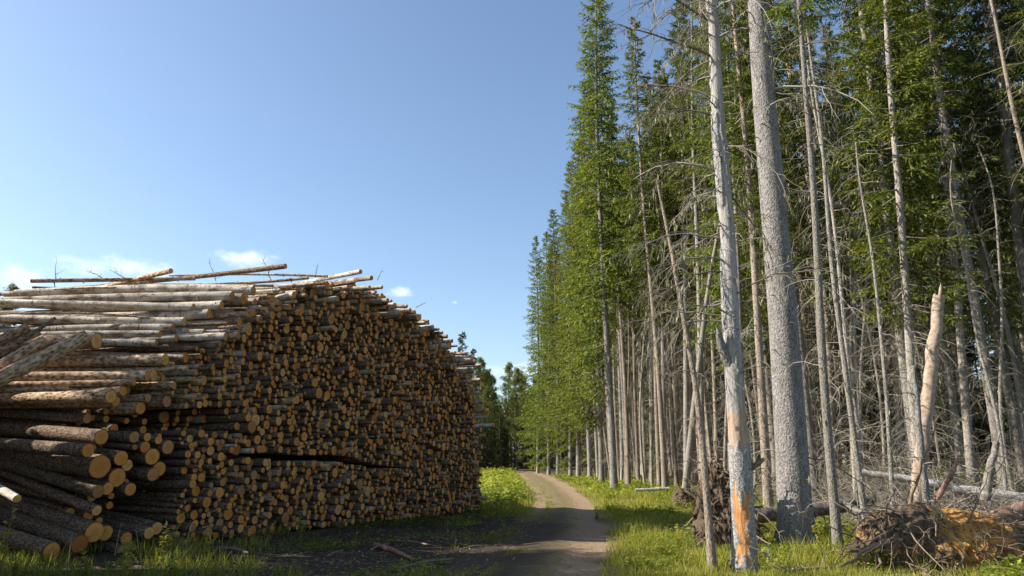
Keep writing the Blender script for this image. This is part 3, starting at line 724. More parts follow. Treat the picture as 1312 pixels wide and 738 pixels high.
def dead_mesh(P, r, z0, z1, n, Lm, seed, rad=.0095, mat=None, sub=5, lichen=0, aim=None, curl=1.0):
    n = int(n * .8); rg = np.random.default_rng(seed); mb = MB()
    z = rg.uniform(z0, z1, n); az = rg.uniform(0, 2 * PI, n)
    if aim is not None: az = np.where(rg.random(n) < .6, aim + rg.normal(0, .6, n), az)
    L = Lm * rg.uniform(.25, 1.0, n) ** 1.2
    out = np.stack([np.cos(az), np.sin(az), 0 * az], -1); side = np.stack([-np.sin(az), np.cos(az), 0 * az], -1); up = np.array((0, 0, 1.))
    S = 7; s = np.linspace(0, 1, S); base = at_height(P, z) + out * (np.interp(z, P[:, 2], r) * .6)[:, None]
    a1 = rg.normal(.0, .28, n); a2 = -rg.uniform(.0, .75, n) * curl; sw = rg.normal(0, .3, n)
    B = base[:, None] + out[:, None] * (L[:, None] * (s - .28 * s ** 3))[..., None] + up * (L[:, None] * (a1[:, None] * s + a2[:, None] * s ** 2))[..., None] + side[:, None] * (L[:, None] * sw[:, None] * s ** 2)[..., None] + np.cumsum(rg.normal(0, .028, (n, S, 3)) * (s > 0)[None, :, None], 1) * L[:, None, None]
    cut = rg.random(n) < .22; L2 = np.where(cut, rg.uniform(.15, .45, n), 1.0)
    B = B[:, :1] + (B - B[:, :1]) * L2[:, None, None]; L = L * L2
    R = (rad * (.5 + .5 * L / Lm))[:, None] * (1 - .82 * s)
    pl = rg.random(n)
    mb.tubes(B, R, 4, 0, pl)
    m = n * sub; bi = np.repeat(np.arange(n), sub); k = rg.integers(1, S - 1, m); q = B[bi, k]
    l = L[bi] * rg.uniform(.12, .42, m); dd = unit((B[bi, k + 1] - B[bi, k]) * 2 / np.maximum(L[bi], .1)[:, None] + rg.normal(0, .5, (m, 3)) - up * .25)
    e = np.linspace(0, 1, 4)
    T = q[:, None] + dd[:, None] * (l[:, None] * e)[..., None] - up * (l[:, None] * .35 * e * e)[..., None] + rg.normal(0, .07, (m, 4, 3)) * (l[:, None] * (e > 0))[..., None]
    mb.tubes(T, (R[bi, k] * .55)[:, None] * (1 - .8 * e), 3, 0, pl[bi])
    if lichen:
        nl = int(m * lichen); j = rg.integers(0, m, nl); pp = T[j, rg.integers(1, 4, nl)]
        mb.cards(pp, -up + rg.normal(0, .2, (nl, 3)), rg.uniform(.06, .22, nl), rg.uniform(.015, .05, nl), rg.random(nl), 1)
    return mb.mesh('dead_branches', mat)
N = NT('beard_lichen'); M['lichen'] = N.done(N.ramp(N.attr('rnd').outputs['Fac'], [(0, (.16, .16, .08)), (1, (.34, .33, .19))]), .9, trans=.3, spec=.1)
DM = [M['twig'], M['lichen']]

def make_tree(name, loc, label, cat, group, parts, rz=0, scale=1.0, tilt=(0, 0)):
    t = root(name, loc, label, cat, group, rz); t.scale = (scale,) * 3; t.rotation_euler = (tilt[0], tilt[1], rz)
    for nm, me in parts:
        c = link(nm, me, t)
        if nm == 'dead_branches': c['kind'] = 'stuff'
    return t

PROTO = {}
def proto(key, H, r0, cb, Lmax, seed, bark='thin_bark', needle='needle', ndead=110, dl=1.5, dz=(1.2, None), dens=1, fine=False, lowside=None, droop=1., prof=.8, sway=.14, sub=6, lichen=.1):
    P, r = tree_trunk(H, r0, seed=seed, sway=sway)
    parts = [('trunk', trunk_mesh(P, r, 12, M[bark], seed))]
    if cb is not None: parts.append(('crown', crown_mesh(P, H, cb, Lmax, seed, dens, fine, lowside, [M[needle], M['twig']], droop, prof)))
    if ndead: parts.append(('dead_branches', dead_mesh(P, r, dz[0], dz[1] or ((cb or H) + 1.5), ndead, dl, seed + 50, mat=DM, sub=sub, lichen=lichen)))
    PROTO[key] = (parts, H, cb)
# edge trees keep green low on the open (left, -x) side
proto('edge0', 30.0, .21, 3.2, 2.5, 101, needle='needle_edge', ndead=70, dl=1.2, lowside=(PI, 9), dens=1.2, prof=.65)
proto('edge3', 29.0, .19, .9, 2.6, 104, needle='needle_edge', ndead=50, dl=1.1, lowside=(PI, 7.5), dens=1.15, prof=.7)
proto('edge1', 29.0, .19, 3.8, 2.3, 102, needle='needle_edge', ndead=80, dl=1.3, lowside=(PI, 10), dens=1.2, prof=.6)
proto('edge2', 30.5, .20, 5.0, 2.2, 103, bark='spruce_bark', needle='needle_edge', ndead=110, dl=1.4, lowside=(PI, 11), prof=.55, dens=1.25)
proto('mid0', 27.0, .16, 9.5, 1.8, 111, ndead=150, dl=1.6, dens=.8)
proto('mid1', 25.0, .14, 11, 1.6, 112, ndead=170, dl=1.7, bark='warm_bark', dens=.8)
proto('mid2', 28.0, .18, 8.0, 2.0, 113, bark='spruce_bark', ndead=150, dl=1.7, dens=.8)
proto('near0', 25.0, .15, 7.0, 1.9, 121, fine=True, dens=0.61, ndead=160, dl=1.7, bark='thin_bark', lichen=.15)
proto('near1', 24.0, .13, 9.0, 1.7, 122, fine=True, dens=0.57, ndead=170, dl=1.6, bark='warm_bark', lichen=.15)
proto('near2', 26.0, .15, 5.5, 2.1, 123, fine=True, dens=0.53, ndead=150, dl=1.8, bark='thin_bark', needle='needle_edge', lichen=.15)
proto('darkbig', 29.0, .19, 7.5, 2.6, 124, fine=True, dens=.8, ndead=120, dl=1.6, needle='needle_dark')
proto('pole0', 17.0, .085, 13.0, .9, 131, ndead=170, dl=1.3, dens=.6, sway=.3)
proto('pole1', 14.0, .07, None, 0, 132, ndead=190, dl=1.2, sway=.35)
proto('pole2', 20.0, .10, None, 0, 133, ndead=220, dl=1.5, sway=.25, bark='warm_bark')
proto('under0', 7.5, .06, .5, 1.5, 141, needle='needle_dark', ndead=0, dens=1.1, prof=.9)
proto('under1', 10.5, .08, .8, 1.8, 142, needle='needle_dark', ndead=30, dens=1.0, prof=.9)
def pine_proto(key, H, r0, cb, Lmax, seed):
    rg = np.random.default_rng(seed); P, r = tree_trunk(H, r0, seed=seed, sway=.25); mb = MB()
    n = 64; z = cb + (H - cb) * rg.random(n) ** .8; az = rg.uniform(0, 2 * PI, n); f = (H - z) / (H - cb)
    L = Lmax * np.minimum(1, f * 1.6 + .15) * rg.uniform(.5, 1.1, n); out = np.stack([np.cos(az), np.sin(az), .35 + .4 * (1 - f)], -1)
    b = at_height(P, z); s = np.linspace(0, 1, 5)
    B = b[:, None] + out[:, None] * (L[:, None] * s)[..., None]; mb.tubes(B, (.02 + .01 * L)[:, None] * (1 - .8 * s), 3, 1, .3)
    for k in range(16):
        e = rg.uniform(.35, 1.05, n); c = b + out * (L * e)[:, None] + rg.normal(0, .22, (n, 3)); m = 16
        pts = np.repeat(c, m, 0) + rg.normal(0, .10, (n * m, 3)); dd = rg.normal(size=(n * m, 3)) + (0, 0, .7)
        mb.cards(pts, dd, rg.uniform(.18, .34, n * m), .055, np.clip(np.repeat(rg.normal(.5, .2, n), m) + rg.normal(0, .12, n * m), 0, 1), 0)
    PROTO[key] = ([('trunk', trunk_mesh(P, r, 10, M['pine_trunk'], seed)), ('crown', mb.mesh('crown', [M['needle_pine'], M['twig']])), ('dead_branches', dead_mesh(P, r, 2, cb, 40, 1.2, seed, mat=DM))], H, cb)
pine_proto('pine0', 20, .16, 7, 2.4, 151); pine_proto('pine1', 18, .14, 5, 2.2, 152)

OCC = []
def plant(key, x, y, label, cat='tree', group=None, H=None, rz=None, tilt=(0, 0), name='spruce_tree', sink=0.0):
    parts, PH, cb = PROTO[key]; sc = (H or PH) / PH
    OCC.append((x, y))
    if rz is None: rz = random.uniform(0, 6.28)
    return make_tree(name, (x, y, float(hz(x, y)) - sink), label, cat, group, parts, rz, sc, tilt)

# the row along the forest edge: pixel of the foot, pixel height of the top, prototype
ROW = [
 (787, 629, 30.2, 'edge2', 'tallest pale grey spruce at the forest edge, trunk nearest the bend of the track'),
 (771, 620, 29.5, 'edge1', 'grey spruce trunk close left of the tallest edge spruce'),
 (756, 614, 30.0, 'edge2', 'edge spruce with green boughs low down, fourth trunk from the track end'),
 (741, 613, 29.0, 'edge0', 'edge spruce standing beside a closely twinned trunk along the track'),
 (731, 611, 27.5, 'edge3', 'twin edge spruce with drooping green boughs over the track'),
 (715, 609, 28.5, 'edge0', 'leafy edge spruce third from the far end of the row'),
 (703, 608, 27.0, 'edge3', 'edge spruce second from the far end with boughs nearly to the ground'),
 (689, 606.5, 28.5, 'edge3', 'last edge spruce of the row, boughs hanging over the far track end'),
 (798, 618, 28.0, 'mid2', 'slim spruce just right of the tallest edge spruce, set back'),
 (814, 617, 27.0, 'mid1', 'thin brownish spruce second to the right of the tallest edge spruce'),
 (827, 618, 26.5, 'mid0', 'straight pale spruce trunk with few twigs, three right of the tallest edge spruce'),
 (845, 617, 27.0, 'mid0', 'straight spruce trunk standing alone in the sunny moss left of the crossed leaning trees'),
 (860, 613, 25.5, 'mid1', 'slender trunk behind the crossed leaning dead trees, left one'),
]
for (px, py, H, key, lab) in ROW:
    g = gnd(px, py); plant(key, g[0], g[1], lab, 'tree', 'spruces along the forest edge', H, rz=random.uniform(-.5, .5))

# interior trees read from the photo: foot pixel x, distance, upper pixel, radius, height, crown prototype
def leaner_tree(name, foot, up, H, r0, bark, label, cat, group=None, cb=None, Lmax=1.7, seed=0, ndead=120, dl=1.5, fine=True, needle='needle', dens=.7, sway=.10, lich=.15, sides=14, via=None, dz0=.8, rad=.012, curl=1.0):
    foot = np.asarray(foot, float); up = np.asarray(up, float)
    d = up - foot; d = d / d[2]
    P, r = tree_trunk(H, r0, seed=seed, sway=sway, rings=34)
    P[:, 0] += d[0] * P[:, 2]; P[:, 1] += d[1] * P[:, 2]
    if via is not None:                      # bend so that the stem passes a further point
        v = np.asarray(via, float) - foot; e = v[:2] - d[:2] * v[2]
        wgt = np.interp(P[:, 2], [0, v[2], up[2] - foot[2], H], [0, 1, 0, -.6]); P[:, 0] += e[0] * wgt; P[:, 1] += e[1] * wgt
    parts = [('trunk', trunk_mesh(P, r, sides, M[bark], seed))]
    if cb is not None: parts.append(('crown', crown_mesh(P, H, cb, Lmax, seed, dens, fine, None, [M[needle], M['twig']])))
    if ndead: parts.append(('dead_branches', dead_mesh(P, r, dz0, (cb or H - .5) + 1.5, ndead, dl, seed + 50, mat=DM, lichen=lich, rad=rad, curl=curl)))
    OCC.append((foot[0], foot[1]))
    return make_tree(name, tuple(foot), label, cat, group, parts)
def foot_at(px, y):
    x = (px - 656) / FPX * y / _cp * 1.0
    # iterate so that the foot stands on the terrain
    for _ in range(4):
        z = float(hz(x, y)); d0 = (y * _cp + (z - EYE) * _sp); x = (px - 656) / FPX * d0
    return np.array((x, y, float(hz(x, y))))
def at_h(px, py, y): return at(px, py, y)

leaner_tree('dead_spruce_tree', foot_at(913, 11.35), at(853, 274, 12.2), 6.6, .062, 'warm_bark', 'thin crooked dead spruce pole leaning left in front of the brown root plate', 'dead tree', seed=201, ndead=46, dl=.9, via=at(884, 488, 11.8), dz0=2.2, sway=.05)
leaner_tree('dead_spruce_tree', foot_at(876, 27), at(918, 345, 25), 12.5, .14, 'thin_bark', 'dead grey trunk leaning right, crossing behind the crooked pole', 'dead tree', seed=202, ndead=60, dl=1.2, sway=.08)
leaner_tree('spruce_tree', foot_at(1075, 13.3), at(1033, 257, 13.3), 15, .085, 'thin_bark', 'slim grey brown spruce first to the right of the big spruce', 'tree', seed=203, ndead=110, dl=1.2, cb=10.5, Lmax=1.2)
leaner_tree('spruce_tree', foot_at(1113, 15.5), at(1072, 352, 15.5), 12.5, .068, 'thin_bark', 'thin pole left of the broken snag, standing in brush', 'tree', seed=204, ndead=130, dl=1.3)
leaner_tree('spruce_tree', foot_at(985, 22), at(955, 240, 22), 23, .14, 'warm_bark', 'spruce with flaking orange bark between the stripped snag and the big spruce', 'tree', seed=205, ndead=150, dl=1.6, cb=9, Lmax=1.8)
leaner_tree('spruce_tree', foot_at(957, 24), at(936, 240, 24), 22, .10, 'thin_bark', 'thin pale trunk directly behind the stripped snag', 'tree', seed=206, ndead=150, dl=1.5, cb=12, Lmax=1.5)
leaner_tree('spruce_tree', foot_at(1290, 21), at(1219, 135, 21), 22, .16, 'thin_bark', 'bare pale spruce leaning left at the right edge, two right of the broken snag', 'tree', seed=207, ndead=150, dl=1.7, cb=13, Lmax=1.6)
leaner_tree('spruce_tree', foot_at(1246, 23), at(1195, 135, 23), 22, .135, 'thin_bark', 'bare pale spruce leaning left, first right of the broken snag', 'tree', seed=208, ndead=170, dl=1.7, cb=12, Lmax=1.7)
leaner_tree('spruce_tree', foot_at(1178, 20), at(1146, 0, 20), 24, .13, 'thin_bark', 'upright spruce behind the broken snag with sunlit hanging green boughs', 'tree', seed=209, ndead=200, dl=1.8, cb=5.2, Lmax=1.9, needle='needle_edge', dens=.6)
leaner_tree('spruce_tree', foot_at(1158, 24), at(1112, 0, 24), 24, .12, 'warm_bark', 'thin spruce left of the one with hanging sunlit boughs, twig covered', 'tree', seed=210, ndead=220, dl=1.8, cb=11, Lmax=1.6)
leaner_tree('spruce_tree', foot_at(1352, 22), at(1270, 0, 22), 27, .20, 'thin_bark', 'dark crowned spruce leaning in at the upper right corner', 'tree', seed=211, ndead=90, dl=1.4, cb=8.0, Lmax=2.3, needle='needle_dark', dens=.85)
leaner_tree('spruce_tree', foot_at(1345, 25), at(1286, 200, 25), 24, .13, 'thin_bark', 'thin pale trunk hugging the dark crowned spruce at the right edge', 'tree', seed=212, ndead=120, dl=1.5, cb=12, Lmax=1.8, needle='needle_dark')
leaner_tree('spruce_tree', foot_at(1068, 24), at(1040, 330, 24), 23, .11, 'thin_bark', 'thin trunk in the twig thicket right of the big spruce', 'tree', seed=213, ndead=220, dl=1.7, cb=8, Lmax=1.8, needle='needle_edge', dens=.6)
leaner_tree('spruce_tree', foot_at(900, 29), at(893, 250, 29), 24, .13, 'thin_bark', 'upright thin trunk rising between the crossed leaning dead trees', 'tree', seed=214, ndead=160, dl=1.7, cb=13, Lmax=1.6)
leaner_tree('spruce_tree', foot_at(880, 36), at(873, 250, 36), 27, .16, 'thin_bark', 'straight spruce trunk behind the grey trunk leaning right', 'tree', seed=215, ndead=160, dl=1.7, cb=12, Lmax=1.9, fine=False, dens=1)
leaner_tree('dead_spruce_tree', foot_at(1100, 19), at(1062, 330, 19), 13, .07, 'thin_bark', 'bare dead pole in the brush, midway between big spruce and broken snag', 'dead tree', seed=216, ndead=170, dl=1.5)
leaner_tree('dead_spruce_tree', foot_at(1146, 18), at(1120, 400, 18), 10, .06, 'thin_bark', 'short bare dead pole close left of the broken snag', 'dead tree', seed=217, ndead=150, dl=1.3)

# ---- big grey spruce in front
def dead_branch_parts(parent, P, r, zs, azs, Ls, rad, seed, mat, sub=6, curl=.6, rise=0.0):
    rg = np.random.default_rng(seed)
    for k, (z, az, L) in enumerate(zip(zs, azs, Ls)):
        mb = MB(); S = 10; s = np.linspace(0, 1, S)
        out = np.array((math.cos(az), math.sin(az), 0)); side = np.array((-math.sin(az), math.cos(az), 0)); up = np.array((0, 0, 1.))
        b = at_height(P, np.array([z]))[0] + out * np.interp(z, P[:, 2], r) * .8
        c = curl * rg.uniform(.5, 1.3); a1 = rg.normal(rise, .2); sw = rg.normal(0, .25)
        B = b[None] + out[None] * (L * (s - .3 * c * s ** 3))[:, None] + up[None] * (L * (a1 * s - c * s ** 2 + .25 * c * s ** 3))[:, None] + side[None] * (L * sw * s ** 2)[:, None] + rg.normal(0, .008, (S, 3)) * L * (s > 0)[:, None]
        rr = rad * (.5 + .5 * min(1, L)) * (1 - .8 * s); mb.tubes(B, rr, 6, 0, rg.random())
        for j in range(int(sub * L) + 1):
            i = rg.integers(2, S - 1); l = L * rg.uniform(.1, .4); dd = unit(unit(B[i + (i < S - 1)] - B[i - 1]) + rg.normal(0, .6, 3)); e = np.linspace(0, 1, 6)
            T = B[i][None] + dd[None] * (l * e)[:, None] - up[None] * (l * .4 * e * e)[:, None] + rg.normal(0, .03, (6, 3)) * l * (e > 0)[:, None]
            mb.tubes(T, rr[i] * .6 * (1 - .75 * e), 4, 0, rg.random())
            if rg.random() < .35:
                q = T[rg.integers(1, 6, 5)]; mb.cards(q, -up[None] + rg.normal(0, .15, (5, 3)), rg.uniform(.05, .16, 5), rg.uniform(.012, .035, 5), rg.random(5), 1)
        link('dead_branch', mb.mesh('dead_branch', mat), parent)
def big_spruce():
    f = gnd(1022, 699); up = at(972, 0, f[1]); H = 27.0
    z = np.r_[-.4, -.1, .05, .15, .3, .5, .8, np.linspace(1.2, H, 60)]; s = np.clip(z / H, 0, 1)
    r = .30 * (1 - s) ** .75 + .02; r = r * (1 + .42 * np.exp(-np.maximum(z, 0) / .25))
    d = (up - f) / (up - f)[2]
    P = np.stack([d[0] * z + .03 * np.sin(z * .5), d[1] * z + .03 * np.sin(z * .6 + 1), z], -1)
    N = NT('grey_flaky_bark'); co = N.objco()
    vo = N.n('ShaderNodeTexVoronoi', i_Scale=27.0); N.ln(N.mapping(co, (1, 1, .75)), vo.inputs['Vector'])
    vo2 = N.n('ShaderNodeTexVoronoi', i_Scale=60.0); N.ln(co, vo2.inputs['Vector'])
    n1 = N.noise(co, 16, 6, .7); n2 = N.noise(N.mapping(co, (1, 1, .3)), 3.2, 5)
    h = N.math('ADD', N.math('MULTIPLY', vo.outputs['Distance'], .5), N.math('ADD', N.math('MULTIPLY', n1, .45), N.math('MULTIPLY', vo2.outputs['Distance'], .25)))
    c = N.ramp(h, [(.30, (.055, .048, .043)), (.46, (.15, .138, .13)), (.62, (.245, .23, .22)), (.85, (.36, .34, .325))])
    c = N.mix(N.math('MULTIPLY', n2, .5), c, (.14, .128, .118))
    sp = N.ramp(N.noise(co, 30, 2), [(.66, (0, 0, 0)), (.70, (1, 1, 1))]); c = N.mix(N.math('MULTIPLY', sp, .8), c, (.05, .042, .036)); pl = N.ramp(N.noise(N.mapping(co, (1, 1, .35)), 5, 5, .7), [(.52, (0, 0, 0)), (.62, (1, 1, 1))]); c = N.mix(N.math('MULTIPLY', pl, .4), c, (.09, .078, .068)); zz = N.n('ShaderNodeSeparateXYZ'); N.ln(co, zz.inputs[0]); ms = N.math('MULTIPLY', N.ramp(zz.outputs[2], [(.05, (1, 1, 1)), (.7, (0, 0, 0))]), n1); c = N.mix(ms, c, (.09, .085, .035))
    m = N.done(c, .95, h, .9, .035, spec=.1)
    t = root('spruce_tree', tuple(f), 'big grey spruce with thick flaky trunk, thickest tree of the photo', 'tree')
    mb = MB(); sides = 40; mb.tubes(P, r, sides)
    v = mb.v[0]; c0 = np.repeat(P, sides, 0); th = np.tile(np.arange(sides), len(P)) * 2 * PI / sides
    k = 1 + .13 * np.sin(th * 5 + 1) * np.repeat(np.exp(-np.maximum(z, 0) / .3), sides) + .035 * (vnoise(th * 3, np.repeat(z, sides) * 2.5, 7) - .5)
    mb.v[0] = c0 + (v - c0) * k[:, None]
    tk = link('trunk', mb.mesh('trunk', m), t)
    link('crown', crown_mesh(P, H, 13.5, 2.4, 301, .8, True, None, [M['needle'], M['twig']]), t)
    rg = np.random.default_rng(5); n = 84
    zs = np.sort(rg.uniform(1.0, 13, n)); azs = rg.uniform(-PI, PI, n); Ls = np.where(rg.random(n) < .76, rg.uniform(.05, .3, n), rg.uniform(.6, 1.5, n))
    sh = Ls < .35
    dead_branch_parts(tk, P, r, zs[sh], azs[sh], Ls[sh], .024, 76, [M['stub'], M['lichen']], 2, .3)
    dead_branch_parts(tk, P, r, zs[~sh], azs[~sh], Ls[~sh], .016, 77, DM, 4, .55)
    # the few long pale arching boughs of the upper trunk
    dead_branch_parts(tk, P, r, [10.3, 9.2, 9.5, 7.0], [-.3, -.1, -.5, -.2], [2.1, 1.5, 2.4, 1.1], .026, 78, [M['twig_pale'], M['lichen']], 2, .75, .35)
    OCC.append((f[0], f[1]))
big_spruce()

# ---- stripped snag
def snag():
    f = gnd(954, 729); up = at(911, 0, f[1] + .1); H = 13.0
    z = np.r_[-.35, np.linspace(-.05, H, 420)]; s = np.clip(z / H, 0, 1)
    r = .165 * (1 - s * .55) * (1 + .22 * np.exp(-np.maximum(z, 0) / .3))
    d = (up - f) / (up - f)[2]; mp = at(934, 330, f[1]) - f
    bow = (mp[0] - d[0] * mp[2]) * np.sin(np.clip(z / (up - f)[2], 0, 1.6) * PI)
    P = np.stack([d[0] * z + bow + .015 * np.sin(z * 1.5), d[1] * z, z], -1)
    sides = 56; mb = MB(); mb.tubes(P, r, sides)
    V = mb.v[0]; c0 = np.repeat(P, sides, 0); nrm = unit((V - c0)); Z = np.repeat(z, sides)
    ang = np.arctan2(nrm[:, 1], nrm[:, 0])            # -pi/2 faces the camera, +-pi the sun
    fac = (ang + PI / 2 + .35); fac = np.abs((fac + PI) % (2 * PI) - PI)      # 0 = the side towards the camera, a little to the left
    n = fbm(np.cos(ang) * 3 + 7, Z * 5, 4, 4) - .47; n2 = fbm(np.cos(ang) * 2 + Z * .2, Z * 1.1, 14, 3) - .47
    strip = ((fac + n * 1.7 < .72) & (Z + n * .6 > .14) & (Z + n * 1.0 < 1.02)).astype(float)                   # orange blaze near the foot
    up1 = np.clip((Z + n * .5 - 1.75) / .03, 0, 1) * (fac + n2 * 2.5 < 2.1 + 0 * Z)                            # bark gone above chest height
    barkback = ((n2 + .25 * np.sin(Z * 1.9 + 1) * .4) > .055) & (Z > 2.9)
    up1 = np.where(barkback, 0, up1)
    orange2 = (up1 > .5) & (Z < 2.35 + n * .4)
    bare = np.maximum(strip, up1)
    k = r.repeat(sides) * (1 + .03 * (vnoise(ang * 4, Z * 3, 2) - .5)) + np.where(bare > .5, -.007, .006 + .012 * (vnoise(ang * 9, Z * 16, 6)))
    mb.v[0] = c0 + nrm * k[:, None]
    mb.c[0] = np.stack([bare, np.where(strip > .5, 1.0, np.where(orange2, .38, 0.0)), 0 * Z], -1)
    N = NT('snag_wood_and_bark'); cp = N.n('ShaderNodeSeparateXYZ'); N.ln(N.attr('cap').outputs['Vector'], cp.inputs[0]); co = N.objco()
    st = N.noise(N.mapping(co, (1, 1, .06)), 40, 5, .65); fl = N.noise(co, 24, 6, .7)
    grey = N.ramp(st, [(.3, (.16, .14, .125)), (.5, (.29, .27, .25)), (.7, (.45, .43, .41))])
    org = N.ramp(N.noise(N.mapping(co, (1, 1, .12)), 26, 5, .7), [(.3, (.22, .09, .032)), (.5, (.46, .22, .08)), (.7, (.58, .36, .17))])
    vo = N.n('ShaderNodeTexVoronoi', i_Scale=48.0); N.ln(co, vo.inputs['Vector'])
    h = N.math('ADD', N.math('MULTIPLY', fl, .7), N.math('MULTIPLY', vo.outputs['Distance'], .5))
    bk = N.ramp(h, [(.32, (.045, .04, .036)), (.5, (.155, .145, .135)), (.75, (.36, .35, .335))])
    wood = N.mix(cp.outputs[1], grey, org)
    ck = N.ramp(N.noise(N.mapping(co, (3, 3, .12)), 9, 3), [(.66, (0, 0, 0)), (.70, (1, 1, 1))]); wood = N.mix(N.math('MULTIPLY', ck, .6), wood, (.12, .10, .085))
    c = N.mix(cp.outputs[0], bk, wood)
    m = N.done(c, .85, h, .6, .015, spec=.15)
    t = root('dead_spruce_tree', tuple(f), 'dead spruce snag with bark stripped off, orange wood bared near its foot', 'dead tree')
    tk = link('trunk', mb.mesh('trunk', m), t)
    rr = r
    # the broken side limb half way up
    a = at(936, 468, f[1]) - f; b = at(921, 428, f[1] - .1) - f; lm = MB()
    q = np.linspace(0, 1, 8)[:, None]; lm.tubes(a + (b - a) * q + np.array((-.03, 0, 0)) * np.sin(q * PI), np.linspace(.085, .05, 8) * (1 + .15 * np.random.default_rng(2).random(8)), 12, 0, .4)
    lm.tubes(np.stack([b, b + (-.02, 0, .08), b + (-.05, 0, .13)]), np.array((.045, .02, .003)), 7, 0, .4)
    link('broken_limb', lm.mesh('broken_limb', M['spruce_bark']), tk)
    a = at(962, 600, f[1]) - f; b = at(979, 588, f[1] - .1) - f; lm = MB(); lm.tubes(a + (b - a) * q, np.linspace(.05, .03, 8), 10, 0, .4)
    link('broken_limb', lm.mesh('broken_limb', M['warm_bark']), tk)
    rg = np.random.default_rng(15); nn = 62
    zs = np.sort(rg.uniform(3.6, 10.5, nn)); azs = np.where(rg.random(nn) < .55, PI + rg.normal(0, .6, nn), rg.uniform(-PI, PI, nn)); Ls = np.where(rg.random(nn) < .35, rg.uniform(.15, .5, nn), rg.uniform(.8, 2.3, nn))
    dead_branch_parts(tk, P, rr, zs, azs, Ls, .015, 87, DM, 8, .8, .1)
    for zz, az, L in ((8.6, PI + .1, 2.1), (7.8, PI - .3, 1.7), (9.3, PI + .4, 2.4), (6.4, PI, 1.6)):
        dead_branch_parts(tk, P, rr, [zz], [az], [L], .026, int(zz * 10), DM, 9, .5, .55)
    link('dead_branches', dead_mesh(P, rr, 2.6, 12.5, 90, .9, 402, mat=DM, lichen=.3), t)['kind'] = 'stuff'
    OCC.append((f[0], f[1]))
snag()

# ---- random fill of the forest (edge line on the left, frame on the right)
edge_x = lambda y: float(np.interp(y, [14, 18, 22, 30, 39, 60, 90, 130], [13, 10, 8.0, 7.3, 6.6, 6.4, 5.0, 4.0]))
rf = random.Random(42); fill = 0
def free(x, y, d):
    return all((x - a) ** 2 + (y - b) ** 2 > d * d for a, b in OCC)
def fillzone(n, y0, y1, keys, dmin, lab, group, xmax=None, name='spruce_tree', cat='tree', Hs=(.85, 1.08), edgeadd=0.0, p=1.0):
    k = 0; tries = 0
    while k < n and tries < 6000:
        tries += 1
        y = y0 + (y1 - y0) * rf.random() ** p; x0 = edge_x(y) + edgeadd; x1 = min(.86 * y + 2, xmax or 1e9)
        if x1 <= x0: continue
        x = rf.uniform(x0, x1)
        if not free(x, y, dmin) or (.635 < x / y < .69 and y > 26 and not group.startswith(('young', 'small'))): continue
        key = rf.choice(keys); plant(key, x, y, lab, cat, group, PROTO[key][1] * rf.uniform(*Hs), tilt=(rf.gauss(0, .02), rf.gauss(0, .02)), name=name); k += 1
    return k
a = fillzone(26, 19, 30, ['near0', 'near1', 'near2', 'near0', 'pole2'], 1.7, 'spruce with twiggy trunk in the front rows of the forest on the right', 'spruces in the front rows')
b = fillzone(22, 17, 33, ['pole0', 'pole1', 'pole2', 'pole1'], 1.1, 'thin dead or nearly bare pole standing among the front rows of spruces', 'thin dead poles in the forest', name='dead_spruce_tree', cat='dead tree', Hs=(.6, 1.05))
c0 = fillzone(58, 32, 62, ['mid0', 'mid1', 'pole2', 'mid1', 'pole0'], 1.05, 'slim pale trunk crowded among others left of the stripped snag, middle distance', 'slim trunks left of the stripped snag', xmax=13)
c = fillzone(56, 30, 55, ['mid0', 'mid1', 'mid2', 'near2', 'mid0', 'pole2'], 1.8, 'slim bare trunked spruce standing in the shaded middle of the forest', 'spruces in the middle of the forest')
d = fillzone(50, 55, 100, ['mid0', 'mid2', 'mid1', 'edge2'], 2.2, 'far spruce trunk deep inside the forest behind the front rows', 'spruces deep in the forest')
e = fillzone(44, 34, 80, ['under0', 'under1'], 1.6, 'young dark green spruce growing under the tall trees', 'young spruces under the canopy', name='young_spruce_tree', Hs=(.6, 1.2), edgeadd=2.0)
e2 = fillzone(14, 27, 40, ['under0', 'under1'], 1.4, 'small dark spruce in the undergrowth behind the broken snag', 'small spruces behind the broken snag', name='young_spruce_tree', Hs=(.5, 1.1), edgeadd=6.0)
print('fill', a, b, c, d, e, e2)

proto('lone', 10.1, .12, 7.7, 1.6, 161, ndead=30, dl=.8, dens=2.2, prof=.3)  # unseen spruces added at the left, crown height set to shade the foreground
for k, (x, y, H) in enumerate([(-13.4, 10.5, 9.5), (-13.9, 11.6, 9.9), (-13.2, 12.7, 9.6), (-15.0, 11.0, 9.9), (-14.8, 12.3, 10.0)]):
    plant('lone', x, y, 'unseen young spruce added at the left to shade the foreground', 'tree', 'unseen spruces added for foreground shade', H)
# trees closing the view at the end of the track, and behind the pile
rf2 = random.Random(9)
for k in range(60):
    y = rf2.uniform(108, 135); x = rf2.uniform(-26, 9)
    if not free(x, y, 2.0): continue
    key = rf2.choice(['pine0', 'pine1', 'pine0', 'under1', 'mid2'])
    nm = 'pine_tree' if key.startswith('pine') else 'spruce_tree'
    lab = 'pine with thin orange trunk closing the view at the track end' if nm == 'pine_tree' else ('low dark spruce filling in below the pines at the track end' if key == 'under1' else 'tall spruce among the pines at the track end')
    plant(key, x, y, lab, 'tree', 'pines at the track end' if nm == 'pine_tree' else ('low spruces at the track end' if key == 'under1' else 'spruces at the track end'), H={'pine0': 14.2, 'pine1': 13, 'under1': 7, 'mid2': 14}[key] * rf2.uniform(.85, 1.15), name=nm)
for k in range(22):
    y = rf2.uniform(104, 112); x = rf2.uniform(-9, 5)
    plant('under1', x, y, 'dense dark spruce where the track disappears', 'tree', 'dark spruces where the track disappears', H=rf2.uniform(6, 11), name='young_spruce_tree')
